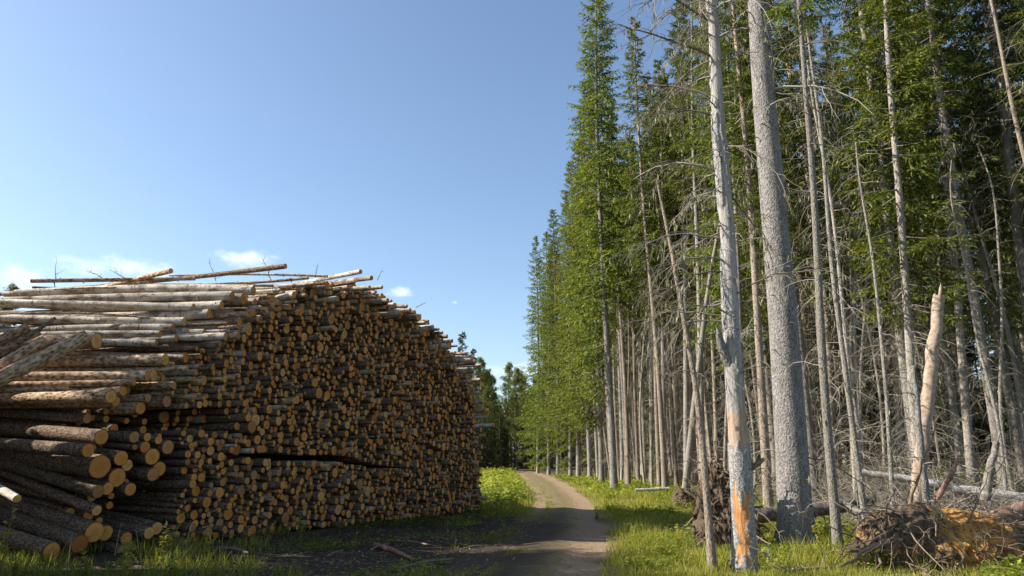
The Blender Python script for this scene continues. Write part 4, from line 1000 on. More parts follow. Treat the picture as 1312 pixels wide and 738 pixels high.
for (px, py, y, key, lab) in [(589, 424, 92, 'under1', 'pointed spruce tip rising just over the falling right shoulder of the pile'), (605, 446, 98, 'under1', 'spruce tip right of the pointed one, over the pile shoulder'), (613, 462, 104, 'pine0', 'pine top looking out at the right end of the pile'), (623, 476, 106, 'pine1', 'pine just right of the far pile end'), (13, 372, 105, 'pine1', 'lone tree top peeping over the left end of the pile')]:
    p = at(px, py, y); nm = 'pine_tree' if key.startswith('pine') else 'spruce_tree'
    plant(key, p[0], y, lab, 'tree', None, H=float(p[2]), name=nm)

# the wood beyond: one mass of far trees nobody could count
def far_forest():
    rg = np.random.default_rng(55); mb = MB(); spots = []
    for _ in range(330):
        y = rg.uniform(60, 150); x = rg.uniform(edge_x(min(y, 100)) + 4, .86 * y + 14)
        spots.append((x, y))
    for _ in range(60): spots.append((rg.uniform(10, 45), rg.uniform(100, 150)))
    for _ in range(190): spots.append((rg.uniform(-34, 14), rg.uniform(122, 165)))
    for _ in range(160): spots.append((rg.uniform(-150, -24), rg.uniform(120, 170)))
    for (x, y) in spots:
        low = rg.random() < .45; z0 = float(hz(x, y)); H = rg.uniform(7, 13) if low else rg.uniform(13, 20)
        if x < -20: H = min(H, 14)
        if -34 < x < 14: H = min(H, 13)
        if .60 < x / y < .71: H = min(H, 9)
        cb = .4 if low else H * rg.uniform(.25, .5); n = 900
        mb.tubes(np.array([(x, y, z0 - .2), (x, y, z0 + H * .5), (x, y, z0 + H)]), np.array((.16, .11, .02)), 5, 1, rg.random())
        f = rg.random(n) ** .7; zz = cb + (H - cb) * f; R = (1.9 if low else 2.2) * (1 - f) ** .8 * rg.random(n) ** .5; az = rg.uniform(0, 6.28, n)
        P = np.stack([x + R * np.cos(az), y + R * np.sin(az), z0 + zz - .25 * R], -1); d = np.stack([np.cos(az), np.sin(az), rg.normal(-.35, .3, n)], -1)
        mb.cards(P, d, rg.uniform(.4, .8, n), rg.uniform(.12, .24, n), np.clip(.3 + .3 * R + rg.normal(0, .15, n), 0, 1), 0)
    tag(link('far_forest', mb.mesh('far_forest', [M['needle_far'], M['twig']])), 'far dark conifer wood closing the gaps behind the nearer trees', 'forest', kind='stuff')
far_forest()

# ------------------------------------------------------------------ fallen wood, root plates, broken snag
def bare_wood(name, a, b, c):
    N = NT(name); co = N.objco(); st = N.noise(co, 12, 5, .65)
    return N.done(N.ramp(st, [(.3, a), (.5, b), (.7, c)]), .85, st, .5, .02, spec=.15)
M['pinkwood'] = bare_wood('weathered_pink_wood', (.17, .12, .09), (.31, .235, .18), (.43, .35, .285))
M['greywood'] = bare_wood('silver_grey_wood', (.17, .155, .14), (.36, .34, .31), (.52, .50, .47))
M['oldwood'] = bare_wood('old_grey_stump_wood', (.06, .05, .042), (.17, .15, .13), (.36, .335, .31))
M['darklog'] = bare_wood('dark_fallen_bark', (.04, .035, .03), (.11, .10, .085), (.24, .225, .20))
M['redwood'] = bare_wood('reddish_fallen_bark', (.10, .055, .04), (.22, .13, .095), (.34, .24, .19))
def curved_log(name, pts, r, mat, label, cat, sides=16, stubs=6, seed=1, group=None, jag=0):
    rg = np.random.default_rng(seed); pts = np.asarray(pts, float); n = 26; t = np.linspace(0, len(pts) - 1, n)
    P = np.stack([np.interp(t, np.arange(len(pts)), pts[:, k]) for k in range(3)], -1)
    P = np.vstack([P[:1], (P[:-2] + 2 * P[1:-1] + P[2:]) / 4, P[-1:]]); P[1:-1] += rg.normal(0, r[0] * .08, (n - 2, 3))
    R = np.interp(np.linspace(0, 1, n), np.linspace(0, 1, len(r)), r) * (1 + rg.normal(0, .03, n)); mb = MB(); mb.tubes(P, R, sides)
    if jag:      # splintered top
        tip = P[-1]; tan = unit(P[-1] - P[-3])
        for k in range(jag):
            a = k * 2 * PI / jag; off = (np.cos(a) * unit(np.cross(tan, (0, 1, .1))) + np.sin(a) * unit(np.cross(tan, unit(np.cross(tan, (0, 1, .1)))))) * R[-1] * .75
            l = R[-1] * rg.uniform(.2, .7) + (.22 if k == 1 else 0)
            mb.tubes(np.stack([tip + off - tan * .05, tip + off + tan * l * .6, tip + off * .9 + tan * l]), np.array((R[-1] * .3, R[-1] * .24, .003)), 6)
        mb.tubes(np.stack([tip - tan * .03, tip + tan * .01, tip + tan * .03]), np.array((R[-1] * .98, R[-1] * .9, .002)), sides)
    else:
        for e, s in ((0, -1), (-1, 1)):
            tan = unit(P[1] - P[0]) if e == 0 else unit(P[-1] - P[-2]); mb.tubes(np.stack([P[e], P[e] + tan * .006 * s]), np.array((R[e], .001)), sides)
    o = link(name, mb.mesh(name, mat)); tag(o, label, cat, group)
    for k in range(stubs):
        i = rg.integers(3, n - 2); d = unit(np.cross(P[i + 1] - P[i - 1], rg.normal(size=3)) + (0, 0, .001)); l = rg.uniform(.1, .6); e = np.linspace(0, 1, 5)
        sm = MB(); sm.tubes(P[i] + d * R[i] * .7 + d[None] * (l * e)[:, None] + rg.normal(0, .03, (5, 3)) * l * (e > 0)[:, None], np.linspace(.014, .003, 5), 5, 0, rg.random())
        link('branch_stub', sm.mesh('branch_stub', M['twig']), o)
    return o
# broken snag behind the root plate
Y0 = 15.3
curved_log('broken_snag', [at(1168, 690, Y0), at(1173, 648, Y0), at(1184, 560, Y0), at(1194, 470, Y0), at(1203, 380, Y0)], [.15, .135, .135, .13, .115], M['pinkwood'], 'tall broken barkless snag with splintered top among the right hand trees', 'snag', 28, 2, 3, jag=5)
curved_log('broken_snag', [at(1190, 665, 15.08), at(1182, 600, 15.08), at(1176, 530, 15.08), at(1171, 470, 15.1)], [.075, .07, .06, .045], M['spruce_bark'], 'grey barked pole crossing in front of the pink broken snag', 'snag', 16, 8, 4, jag=3)
curved_log('broken_snag', [at(1262, 640, 12.9), at(1268, 600, 12.9), at(1277, 568, 12.9)], [.085, .065, .05], M['oldwood'], 'short hollow grey stump leaning above the root plate', 'snag', 14, 3, 8, jag=6)
curved_log('fallen_log', [at(964, 661, 15.9), at(1015, 657, 16.0), at(1070, 650, 16.2), at(1118, 642, 16.5)], [.155, .15, .14, .12], M['darklog'], 'dark fallen trunk lying behind the big spruce', 'fallen log', 18, 4, 11)
curved_log('fallen_log', [at(1100, 605, 18.5), at(1170, 615, 18.3), at(1230, 627, 18.0), at(1330, 640, 17.6)], [.075, .095, .11, .12], M['greywood'], 'silver white fallen trunk sloping down to the right behind the broken snag', 'fallen log', 16, 8, 12)
curved_log('fallen_log', [at(1082, 644, 13.8), at(1098, 654, 13.6), at(1122, 662, 13.4)], [.04, .055, .035], M['oldwood'], 'short splintered pale stick leaning in the brush left of the root plate', 'fallen log', 10, 3, 13)
curved_log('fallen_log', [at(1250, 678, 12.2), at(1275, 664, 12.2), at(1330, 650, 12.4)], [.10, .13, .15], M['redwood'], 'reddish fallen trunk joining the right side of the root plate', 'fallen log', 16, 4, 14)
curved_log('fallen_log', [at(814, 628, 33), at(857, 626, 33)], [.07, .08], M['greywood'], 'thin white fallen log lying in the sunny moss beyond the small stump', 'fallen log', 10, 1, 15)
curved_log('fallen_branch', [at(1200, 640, 13.5), at(1218, 610, 13.4), at(1228, 586, 13.4)], [.05, .045, .03], M['redwood'], 'reddish broken branch slanting up beside the broken snag', 'branch', 10, 3, 16)
curved_log('fallen_branch', [at(985, 700, 11.3), at(984, 722, 11.1), at(1010, 731, 11.0), at(1050, 727, 11.1), at(1085, 730, 11.2)], [.012, .018, .022, .02, .012], M['twig'], 'thin bent grey branch lying in the herbs before the big spruce', 'branch', 8, 5, 17)

def soil_mat(name, orange):
    N = NT(name); p = N.objco(); n2 = N.noise(p, 7, 6, .7); n3 = N.noise(p, 26, 4, .7); a = N.attr('rnd').outputs['Fac']
    h = N.math('ADD', N.math('MULTIPLY', n2, .6), N.math('MULTIPLY', n3, .4))
    dk = N.ramp(h, [(.3, (.035, .025, .018)), (.5, (.11, .08, .055)), (.7, (.21, .16, .115))])
    og = N.ramp(h, [(.32, (.16, .07, .022)), (.5, (.44, .22, .062)), (.7, (.60, .36, .13))])
    m = N.math('ADD', a, N.math('MULTIPLY', N.math('SUBTRACT', h, .5), 3.0), True)
    c = N.mix(N.ramp(m, [(.36, (0, 0, 0)), (.72, (1, 1, 1))]), dk, og) if orange else dk
    return N.done(c, .95, h, 1.0, .06, spec=.1)
def root_plate(base, w, hgt, thick, az, label, seed, orange, nroots, lean=.25, rootL=1.0):
    rg = np.random.default_rng(seed); t = root('root_plate', tuple(base), label, 'root plate', rz=az)
    n, m = 150, 110; th = np.linspace(0, PI, n); ph = np.linspace(-PI / 2, PI / 2, m)
    TH, PH = np.meshgrid(th, ph, indexing='ij')
    rr = 1 + .34 * (fbm(TH * 2.2 + seed, PH * 2, seed, 4) - .5) * 2 * .8
    # x across, z up, y thickness (faces -y)
    X = w / 2 * np.cos(TH) * np.cos(PH) ** .7 * rr; Zc = hgt * np.sin(TH) * np.cos(PH) ** .7 * rr - .12; Yc = thick * np.sin(PH) * (.6 + .4 * np.sin(TH)) * (1 + .3 * (fbm(TH * 4, PH * 4, seed + 3, 3) - .5))
    Yc = Yc + lean * np.maximum(Zc, 0) + .14 * (fbm(X * 4 + 3, Zc * 4, seed + 9, 4) - .5) * 2 + .13 * (fbm(X * 13 + 3, Zc * 13, seed + 19, 4) - .5) * 2
    i = np.arange(n - 1)[:, None]; j = np.arange(m - 1)[None]; q = np.stack([i * m + j, (i + 1) * m + j, (i + 1) * m + j + 1, i * m + j + 1], -1).reshape(-1, 4)
    og = np.clip(.85 + .8 * (fbm(X * 1.6 + 5, Zc * 1.6, seed + 30, 3) - .47) * 2 - .35 * np.abs(X) / (w / 2) - .5 * np.clip(Zc / hgt - .45, 0, 1) * 2 + .22 * X / w * 2, 0, 1)
    mb = MB(); mb.add(np.stack([X, Yc, Zc], -1).reshape(-1, 3), q, rnd=og.ravel()); link('soil', mb.mesh('soil', soil_mat('torn_soil', orange)), t)
    P3 = np.stack([X, Yc, Zc], -1)
    nf = 380 if w > 2 else 260; i0 = rg.integers(6, n - 6, nf); j0 = rg.integers(4, int(m * .62), nf); b = P3[i0, j0]; s = np.linspace(0, 1, 6); L = rg.uniform(.08, .5, nf) * (1 if w > 2 else .7)
    d0 = unit(np.stack([b[:, 0] * .5, -.5 + 0 * L, b[:, 2] * .2], -1) + rg.normal(0, .55, (nf, 3)))
    B = b[:, None] + d0[:, None] * (L[:, None] * s)[..., None] - np.array((0, 0, 1.)) * (L[:, None] * rg.uniform(.2, 1.1, (nf, 1)) * s ** 2)[..., None] + rg.normal(0, .03, (nf, 6, 3)) * (L[:, None] * (s > 0))[..., None]
    fb = MB(); fb.tubes(B, rg.choice([.002, .0035, .006], nf)[:, None] * (1 - .6 * s), 3, 0, rg.random(nf)); link('fine_roots', fb.mesh('fine_roots', M['root']), t)['kind'] = 'stuff'
    for k in range(nroots):
        i0 = rg.integers(8, n - 8); j0 = rg.integers(5, m // 2 + 9); b = P3[i0, j0]; S = 9; s = np.linspace(0, 1, S)
        rad_ = unit(np.array((b[0] * 1.2, 0, max(b[2] - hgt * .3, -.1) * 1.1)) + rg.normal(0, .25, 3)); L = rootL * rg.uniform(.35, 1.2)
        d0 = unit(rad_ * rg.uniform(.4, 1.2) + np.array((0, -rg.uniform(.2, .9), 0)) + rg.normal(0, .3, 3))
        B = b + d0[None] * (L * s)[:, None] + np.array((0, 0, -1.)) * (L * rg.uniform(.1, .75) * s ** 2)[:, None] + rg.normal(0, .3, 3)[None] * (L * s ** 2)[:, None] + rg.normal(0, .02, (S, 3)) * L * (s > 0)[:, None]
        B[:, 2] = np.maximum(B[:, 2], .02 - 0)
        r0 = rg.choice([.008, .012, .018, .03, .045], p=[.2, .25, .25, .18, .12]); mbr = MB(); mbr.tubes(B, r0 * (1 - .85 * s), 6, 0, rg.random())
        for z in range(4):
            i1 = rg.integers(2, S - 1); l = L * rg.uniform(.15, .4); dd = unit(d0 + rg.normal(0, .7, 3)); e = np.linspace(0, 1, 5)
            mbr.tubes(B[i1] + dd[None] * (l * e)[:, None] - np.array((0, 0, .4)) * (l * e * e)[:, None] + rg.normal(0, .03, (5, 3)) * l * (e > 0)[:, None], r0 * .5 * (1 - .8 * e), 4, 0, rg.random())
        link('root', mbr.mesh('root', M['root']), t)
    return t
g = gnd(1205, 738); root_plate((g[0] + .85, 11.9, 0.0), 3.0, .98, .75, .12, 'large upturned root plate with orange earth and tangled roots', 61, True, 90, .35, 1.15)
root_plate((gnd(922, 700)[0] + .15, 14.3, 0), 1.15, 1.62, .35, -.15, 'dark brown upturned root plate behind the stripped snag', 62, False, 60, .1, .6)
root_plate((gnd(862, 645)[0], 25.5, 0), 1.1, .75, .4, 0, 'small dark upturned stump in the sunny herbs behind the shadow edge', 63, False, 22, .1, .6)
root_plate((gnd(998, 632)[0] + .1, 24.5, .15), .8, .7, .3, 0, 'small dark root clump at the foot of the flaking spruce', 64, False, 18, .1, .5)

# tangle of dead twigs and brush on the right (uncountable)
def brush():
    rg = np.random.default_rng(71); mb = MB(); n = 5200
    y = 12.2 + 14 * rg.random(n) ** 1.1; x = np.interp(y, [12, 14, 18, 22, 26], [6.2, 7.0, 7.4, 7.6, 7.8]) + rg.gamma(2.0, 2.2, n)
    ok = x < .84 * y; x, y = x[ok], y[ok]; n = len(x)
    z = hz(x, y) + rg.random(n) ** 2 * .75
    az = rg.uniform(0, 2 * PI, n); el = rg.normal(.25, .45, n); L = rg.uniform(.35, 1.5, n)
    d = np.stack([np.cos(az) * np.cos(el), np.sin(az) * np.cos(el), np.sin(el)], -1); s = np.linspace(0, 1, 6); c = rg.normal(0, .35, (n, 3)) - (0, 0, .25)
    B = np.stack([x, y, z], -1)[:, None] + d[:, None] * (L[:, None] * s)[..., None] + c[:, None] * (L[:, None] * s * s)[..., None] + rg.normal(0, .02, (n, 6, 3)) * L[:, None, None]
    B[..., 2] = np.maximum(B[..., 2], hz(B[..., 0], B[..., 1]) + .005)
    mb.tubes(B, (rg.choice([.004, .006, .010, .018], n, p=[.35, .35, .22, .08]))[:, None] * (1 - .7 * s), 4, 0, rg.random(n))
    tag(link('dead_brush', mb.mesh('dead_brush', M['twig'])), 'tangled grey dead twigs and brushwood on the forest floor', 'brushwood', kind='stuff')
brush()

# sticks lying in the shade by the pile
for k, (px, py, px2, py2, r, lab) in enumerate([(480, 698, 528, 716, .045, 'dark broken branch lying in the shade before the pile'), (476, 704, 498, 697, .018, 'short pale stick beside the dark broken branch in the shade'), (500, 692, 560, 700, .02, 'thin straight stick in the shade close to the pile foot'), (515, 727, 582, 716, .018, 'long thin grey stick lying on the shaded track edge'), (552, 689, 575, 692, .015, 'little stick near the far foot of the pile'), (280, 702, 318, 708, .03, 'bark covered stick near the grass at the pile foot'), (420, 712, 440, 706, .014, 'tiny pale stick on the dark ground before the pile'), (590, 704, 625, 699, .015, 'faint thin stick on the shaded track nearest its middle')]):
    a = gnd(px, py, .04); b = gnd(px2, py2, .05); m = (a + b) / 2 + (0, 0, .03)
    curved_log('fallen_branch', [a, m, b], [r, r * .9, r * .6], M['twig'] if k % 2 else M['redwood'], lab, 'branch', 8, 0, 90 + k, 'sticks on the shaded ground')

# bark chips and litter on the ground by the pile (uncountable)
rg = np.random.default_rng(72); n = 9000; y = 10.3 + 14 * rg.random(n) ** 1.5; x = rg.uniform(-1, 1, n) * 4.2 + np.interp(y, [10, 16, 24], [-2.5, -1.8, .6])
mb = MB(); mb.cards(np.stack([x, y, hz(x, y) + .012], -1), np.stack([rg.normal(size=n), rg.normal(size=n), rg.normal(0, .12, n)], -1), rg.uniform(.03, .14, n), rg.uniform(.008, .03, n), rg.random(n), 0, np.stack([rg.normal(0, .1, n), rg.normal(0, .1, n), np.ones(n)], -1))
tag(link('bark_litter', mb.mesh('bark_litter', M['stalk'])), 'bark chips and straw scattered on the shaded dirt', 'litter', kind='stuff')
# needles, cones and twigs of the forest floor
n = 12000; y = 14 + 40 * rg.random(n) ** 1.6; x = np.interp(y, [14, 22, 39], [7, 7.5, 5.5]) + rg.gamma(1.6, 4.5, n)
mb = MB(); mb.cards(np.stack([x, y, hz(x, y) + .015], -1), np.stack([rg.normal(size=n), rg.normal(size=n), rg.normal(0, .2, n)], -1), rg.uniform(.1, .5, n), rg.uniform(.008, .025, n), rg.random(n), 0, np.stack([rg.normal(0, .2, n), rg.normal(0, .2, n), np.ones(n)], -1))
tag(link('twig_litter', mb.mesh('twig_litter', M['twig'])), 'fallen grey twigs lying all over the forest floor', 'litter', kind='stuff')

# ------------------------------------------------------------------ grass and herbs
rg = np.random.default_rng(81)
def scatter(n, y0, y1, power, fx0, fx1):
    y = 1 / (1 / y1 + (1 / y0 - 1 / y1) * rg.random(n) ** power); f = rg.random(n)
    return fx0(y) + (fx1(y) - fx0(y)) * f, y
rc = lambda y: np.interp(y, ROADPTS[:10, 1], ROADPTS[:10, 0])
r_edge = lambda y: rc(y) + ROADHW(y)
l_edge = lambda y: rc(y) - ROADHW(y)
G = MB(); Hh = MB()
def blades(x, y, h0, h1, dry=.0, wscale=1.0):
    n = len(x); lod = np.clip(y / 15, 1, 4); h = rg.uniform(h0, h1, n) * (.7 + .6 * fbm(x * 1.2, y * 1.2, 55, 3))
    d = np.stack([rg.normal(0, .38, n), rg.normal(0, .38, n), np.ones(n)], -1)
    rn = np.clip(fbm(x * .7, y * .7, 66, 3) * .8 + rg.normal(0, .16, n) + dry, 0, 1)
    P = np.stack([x, y, hz(x, y) - .005], -1)
    G.cards(P, d, h, .011 * lod * wscale, rn, 0, np.stack([rg.normal(size=n), rg.normal(size=n), 0 * x], -1), .35)
def herbs(x, y, h0, h1, nl=9, ls=.055, bright=0.0):
    n = len(x); lod = np.clip(y / 16, 1, 3.5); h = rg.uniform(h0, h1, n)
    k = nl; px = np.repeat(x, k) + rg.normal(0, .05, n * k) * np.repeat(lod, k); py = np.repeat(y, k) + rg.normal(0, .05, n * k) * np.repeat(lod, k)
    pz = np.repeat(hz(x, y), k) + np.repeat(h, k) * rg.uniform(.25, 1.05, n * k)
    az = rg.uniform(0, 2 * PI, n * k); d = np.stack([np.cos(az), np.sin(az), rg.normal(.15, .35, n * k)], -1)
    L = ls * np.repeat(.55 + 1.1 * vnoise(x * 1.1 + 40, y * 1.1, 121), k) * rg.uniform(.5, 1.6, n * k) * np.repeat(lod, k)
    rn = np.clip(np.repeat(fbm(x * .9, y * .9, 77, 3) - .05 + bright + rg.normal(0, .14, n), k) + rg.normal(0, .1, n * k), 0, 1)
    Hh.cards(np.stack([px, py, pz], -1), d, L, L * .5, rn, 0, np.stack([rg.normal(0, .4, n * k), rg.normal(0, .4, n * k), np.ones(n * k)], -1), .5, .15)
# right verge
x, y = scatter(75000, 10.2, 70, 1, lambda y: r_edge(y) - .15, lambda y: np.interp(y, [10, 14, 20, 30, 40, 70], [8.5, 8.5, 9.5, 9, 8.0, 8]))
k = (fbm(x * .8, y * .8, 91, 3) > .30) & (rg.random(len(x)) < .5 + sstep(.0, 1.2, x - r_edge(y))); blades(x[k], y[k], .05, .19, .10)
x, y = scatter(15000, 10.2, 75, 1, lambda y: r_edge(y) + .25, lambda y: np.interp(y, [10, 14, 20, 30, 40, 75], [8.5, 9.0, 10.5, 10.5, 9.0, 9])); k = fbm(x * .7 + 9, y * .7, 92, 3) > .49; herbs(x[k], y[k], .05, .22, 8, .05); k2 = fbm(x * 1.3 + 3, y * 1.3, 192, 3) > .64; herbs(x[k2], y[k2], .2, .42, 14, .045, .12)
x, y = scatter(26000, 10.2, 60, 1, lambda y: r_edge(y) + .0, lambda y: np.interp(y, [10, 14, 20, 30, 40, 75], [8.5, 9.0, 10.5, 10.5, 9.0, 9])); k = fbm(x * 1.4 + 30, y * 1.4, 193, 3) > .55; blades(x[k], y[k], .18, .42, .18)
# forest floor greens further in
x, y = scatter(5200, 17, 60, 1, lambda y: y * 0 + 8, lambda y: .82 * y); k = fbm(x * .4 + 9, y * .4, 93, 3) > .47; herbs(x[k], y[k], .05, .28, 8, .06, -.15)
# left verge beyond the pile
x, y = scatter(17000, 22.6, 100, 1, lambda y: y * 0 - 6.5, lambda y: l_edge(y) + .25); blades(x, y, .10, .34, 0.0)
x, y = scatter(4200, 23.5, 100, 1, lambda y: y * 0 - 6.5, lambda y: l_edge(y) - .3); herbs(x, y, .15, .55, 8, .06, .1)
# strip between the wheel tracks, thin
x, y = scatter(30000, 10.2, 80, 1, lambda y: rc(y) - .55, lambda y: rc(y) + .45); k = fbm(x * 1.5, y * .8, 95, 3) > .40; blades(x[k], y[k], .02, .09, .08)
x, y = scatter(9000, 10.2, 60, 1, lambda y: rc(y) - 1.5, lambda y: rc(y) - .7); k = fbm(x * 1.2, y * .9, 94, 3) > .47; blades(x[k], y[k], .02, .08, .05)
# at the foot of the pile and in the shade
x, y = scatter(7500, 10.0, 17, 1, lambda y: y * 0 - 8.5, lambda y: np.interp(y, [10, 13, 17], [-2.6, -4.6, -5.0])); k = (fbm(x * .9, y * .9, 96, 3) > .36); blades(x[k], y[k], .08, .38, -.05)
x, y = scatter(9000, 10.2, 23, 1, lambda y: np.interp(y, [10, 16, 23], [-5.5, -4.5, -1.2]), lambda y: l_edge(y) + .4); k = (fbm(x * .8, y * .8, 97, 3) > .50); blades(x[k], y[k], .03, .14, -.05)
x, y = scatter(2600, 10.2, 23, 1, lambda y: np.interp(y, [10, 16, 23], [-7, -5.5, -1.6]), lambda y: l_edge(y) + .0); k = (fbm(x * .8 + 4, y * .8, 98, 3) > .50); herbs(x[k], y[k], .04, .16, 7, .04, -.1)
tag(link('grass', G.mesh('grass', M['grass'])), 'grass growing along both sides and the middle of the track', 'grass', kind='stuff')
tag(link('undergrowth', Hh.mesh('undergrowth', M['herb'])), 'low leafy herbs and bilberry covering the sunny verge', 'undergrowth', kind='stuff')

# single weeds one can tell apart
def weed(p, h, label, seed, nl=26, ls=.11, group='weeds at the pile foot', lean=(0, 0), bushy=1.0):
    rg = np.random.default_rng(seed); t = root('weed', tuple(p), label, 'plant', group); s = np.linspace(0, 1, 8); sm = MB(); lm = MB()
    for b in range(3):
        hh = h * (1 if b == 0 else rg.uniform(.5, .8)); d = np.array((lean[0] + rg.normal(0, .12), lean[1] + rg.normal(0, .12), 1))
        B = d[None] * (hh * s)[:, None] + np.array((rg.normal(0, .1), rg.normal(0, .1), 0))[None] * (hh * s * s)[:, None]
        sm.tubes(B, .006 * (1 - .7 * s), 5, 0, .3)
        n = int(nl * (1 if b == 0 else .6)); q = rg.uniform(.15, 1, n); az = rg.uniform(0, 2 * PI, n)
        P = np.stack([np.interp(q, s, B[:, k]) for k in range(3)], -1); dd = np.stack([np.cos(az), np.sin(az), rg.normal(.35, .25, n)], -1)
        lm.cards(P, dd, ls * (1.15 - .6 * q) * rg.uniform(.7, 1.2, n), ls * .30 * bushy, np.clip(.55 + .4 * q + rg.normal(0, .1, n), 0, 1), 0, np.stack([rg.normal(0, .3, n), rg.normal(0, .3, n), np.ones(n)], -1), .45, .2)
    link('stem', sm.mesh('stem', M['stalk']), t); link('leaves', lm.mesh('leaves', M['herb']), t)
for k, (px, py, h, lab) in enumerate([(2, 738, .95, 'tall broad leaved weed at the far left in front of the logs'), (12, 742, .7, 'lower yellow green weed beside the tall one at the far left'), (40, 740, .3, 'small weed at the lower left before the lowest log'), (128, 742, .38, 'bright sunlit weed in the grass below the lowest big log'), (158, 738, .5, 'upright sunlit weed under the twin low log ends'), (175, 742, .35, 'short sunlit weed right of the upright one'), (206, 724, .62, 'tall shaded weed with pale tip before the front low log ends'), (218, 712, .7, 'bushy dark weed growing up against the pile face'), (234, 742, .35, 'small bright weed at the bottom edge below the bushy dark weed'), (262, 718, .4, 'dark weed by the dry stalk right of the grassy foot'), (385, 690, .45, 'spreading dark weed before the middle of the pile face')]):
    g = gnd(px, min(py, 737)); weed((g[0], g[1] - (.35 if py > 738 else 0), float(hz(g[0], g[1]))), h, lab, 500 + k, 34, .13)
for k, (px, py, h) in enumerate([(88, 728, .5), (128, 705, .62), (70, 732, .45), (147, 712, .5), (236, 722, .6), (268, 712, .5), (284, 704, .4), (178, 715, .45)]):
    g = gnd(px, py); mb = MB(); s = np.linspace(0, 1, 6); d = np.array((random.gauss(0, .18), random.gauss(0, .1), 1.0))
    mb.tubes(d[None] * (h * s)[:, None] + np.array((random.gauss(0, .08), 0, 0))[None] * (h * s * s)[:, None], .008 * (1 - .5 * s), 5, 0, random.random())
    if k % 2: mb.tubes(np.stack([d * h, d * h + (random.choice((-1, 1)) * .08, 0, -.01), d * h + (random.choice((-1, 1)) * .13, 0, -.05)]), np.array((.004, .003, .002)), 4, 0, .8)
    o = link('dry_stalk', mb.mesh('dry_stalk', M['stalk']), None, (g[0], g[1], float(hz(g[0], g[1])))); tag(o, 'thin dry brown stalk standing in the weeds at the pile foot', 'dry stalk', 'dry stalks at the pile foot')
# leafy saplings on the sunny verge
for k, (px, py, h, lab) in enumerate([(1050, 712, .5, 'leafy sapling in the sun right of the big spruce foot'), (890, 668, .55, 'leafy sapling growing before the dark root plate'), (848, 716, .4, 'low leafy sapling by the lit edge of the track'), (984, 668, .6, 'leafy sapling between the stripped snag and the big spruce'), (1036, 655, .55, 'bright sapling behind the big spruce on its right'), (925, 690, .5, 'sapling climbing the left side of the stripped snag'), (868, 700, .4, 'pale green sapling among the grass left of the crooked pole'), (765, 668, .35, 'low sapling in the shade edge beside the track'), (980, 640, .6, 'sapling in the sun beside the small root clump')]):
    g = gnd(px, py); weed((g[0], g[1], float(hz(g[0], g[1]))), h, lab, 600 + k, 46, .085, 'saplings on the sunny verge', bushy=1.7)

# ------------------------------------------------------------------ light, sky, camera
EL, PHI = math.radians(32.5), math.radians(0)
sdir = Vector((-math.cos(EL) * math.cos(PHI), math.cos(EL) * math.sin(PHI), math.sin(EL)))
sun = bpy.data.lights.new('sun', 'SUN'); sun.energy = 5.0; sun.angle = math.radians(.53); sun.color = (1, .93, .82)
so = bpy.data.objects.new('sun', sun); COL.objects.link(so); so.rotation_euler = sdir.to_track_quat('Z', 'Y').to_euler()
w = bpy.data.worlds.new('World'); SC.world = w; w.use_nodes = True
nt = w.node_tree; nt.nodes.clear()
out = nt.nodes.new('ShaderNodeOutputWorld'); bg = nt.nodes.new('ShaderNodeBackground'); sky = nt.nodes.new('ShaderNodeTexSky')
sky.sky_type = 'NISHITA'; sky.sun_disc = False; sky.sun_elevation = EL; sky.sun_rotation = math.atan2(sdir.x, sdir.y); sky.altitude = 100; sky.air_density = 1.0; sky.dust_density = 1.2; sky.ozone_density = 1.0
bg.inputs[1].default_value = .105
# small fair-weather clouds low in the sky, given by their direction
tc = nt.nodes.new('ShaderNodeTexCoord'); 
def wn(t, **k):
    n = nt.nodes.new(t)
    for a, v in k.items(): setattr(n, a, v)
    return n
total = None
for (px, py, sx, sy) in [(18, 356, 46, 22), (165, 343, 85, 17), (315, 332, 44, 16), (512, 376, 25, 13), (583, 388, 7, 4), (655, 478, 60, 14), (1040, 490, 120, 30)]:
    c = unit(ray(px, py)); rt = unit(np.cross(c, (0, 0, 1.))); upv = np.cross(rt, c); res = []
    for ax, sg in ((rt, sx), (upv, sy)):
        dn = wn('ShaderNodeVectorMath', operation='DOT_PRODUCT'); nt.links.new(tc.outputs['Generated'], dn.inputs[0]); dn.inputs[1].default_value = tuple(ax)
        mm = wn('ShaderNodeMath', operation='DIVIDE'); nt.links.new(dn.outputs['Value'], mm.inputs[0]); mm.inputs[1].default_value = sg / FPX * .95
        m2 = wn('ShaderNodeMath', operation='POWER'); nt.links.new(mm.outputs[0], m2.inputs[0]); m2.inputs[1].default_value = 2.0; res.append(m2)
    ad = wn('ShaderNodeMath', operation='ADD'); nt.links.new(res[0].outputs[0], ad.inputs[0]); nt.links.new(res[1].outputs[0], ad.inputs[1])
    ng = wn('ShaderNodeMath', operation='MULTIPLY'); nt.links.new(ad.outputs[0], ng.inputs[0]); ng.inputs[1].default_value = -1
    ex = wn('ShaderNodeMath', operation='EXPONENT'); nt.links.new(ng.outputs[0], ex.inputs[0])
    fw = wn('ShaderNodeVectorMath', operation='DOT_PRODUCT'); nt.links.new(tc.outputs['Generated'], fw.inputs[0]); fw.inputs[1].default_value = tuple(c)
    gt = wn('ShaderNodeMath', operation='GREATER_THAN'); nt.links.new(fw.outputs['Value'], gt.inputs[0]); gt.inputs[1].default_value = 0
    mu = wn('ShaderNodeMath', operation='MULTIPLY'); nt.links.new(ex.outputs[0], mu.inputs[0]); nt.links.new(gt.outputs[0], mu.inputs[1])
    if total is None: total = mu
    else:
        mx = wn('ShaderNodeMath', operation='MAXIMUM'); nt.links.new(total.outputs[0], mx.inputs[0]); nt.links.new(mu.outputs[0], mx.inputs[1]); total = mx
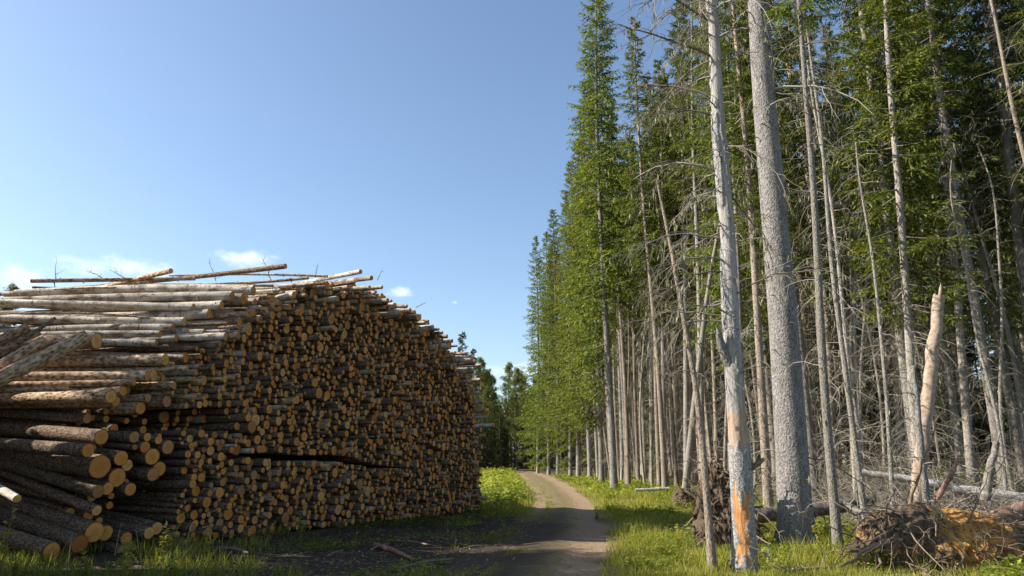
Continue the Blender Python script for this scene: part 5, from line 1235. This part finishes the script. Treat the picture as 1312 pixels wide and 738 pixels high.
mp = wn('ShaderNodeMapping'); mp.inputs['Scale'].default_value = (1, 1, 1.9); nt.links.new(tc.outputs['Generated'], mp.inputs[0])
nz = wn('ShaderNodeTexNoise'); nz.inputs['Scale'].default_value = 26; nz.inputs['Detail'].default_value = 7; nz.inputs['Roughness'].default_value = .62; nt.links.new(mp.outputs[0], nz.inputs['Vector'])
sm = wn('ShaderNodeMath', operation='MULTIPLY_ADD'); nt.links.new(nz.outputs['Fac'], sm.inputs[0]); sm.inputs[1].default_value = 1.9; sm.inputs[2].default_value = -1.33
a2 = wn('ShaderNodeMath', operation='ADD'); nt.links.new(sm.outputs[0], a2.inputs[0]); nt.links.new(total.outputs[0], a2.inputs[1])
rp = wn('ShaderNodeMapRange', interpolation_type='SMOOTHSTEP'); nt.links.new(a2.outputs[0], rp.inputs[0]); rp.inputs[1].default_value = .05; rp.inputs[2].default_value = .8; rp.inputs[3].default_value = 0; rp.inputs[4].default_value = .55
mix = wn('ShaderNodeMix', data_type='RGBA'); nt.links.new(rp.outputs[0], mix.inputs[0]); tint = wn('ShaderNodeMix', data_type='RGBA', blend_type='MULTIPLY'); tint.inputs[0].default_value = 1; nt.links.new(sky.outputs[0], tint.inputs[6]); tint.inputs[7].default_value = (.93, .985, 1.03, 1); nt.links.new(tint.outputs[2], mix.inputs[6]); mix.inputs[7].default_value = (6.6, 6.9, 7.3, 1)
nt.links.new(mix.outputs[2], bg.inputs[0]); nt.links.new(bg.outputs[0], out.inputs[0])

cam = bpy.data.cameras.new('camera'); co = bpy.data.objects.new('camera', cam); COL.objects.link(co); SC.camera = co
cam.sensor_width = 36; cam.sensor_fit = 'HORIZONTAL'; cam.lens = FPX / 1312 * 36; cam.clip_end = 6000; cam.clip_start = .05
co.location = (0, 0, EYE); co.rotation_euler = (PI / 2 + PITCH, 0, 0)
vs = SC.view_settings; vs.view_transform = 'Standard'; vs.look = 'None'; vs.gamma = 1; vs.use_curve_mapping = False; vs.exposure = 1.02
SC.cycles.max_bounces = 6; SC.cycles.diffuse_bounces = 3; SC.cycles.transmission_bounces = 4; SC.cycles.transparent_max_bounces = 4; SC.cycles.use_denoising = True
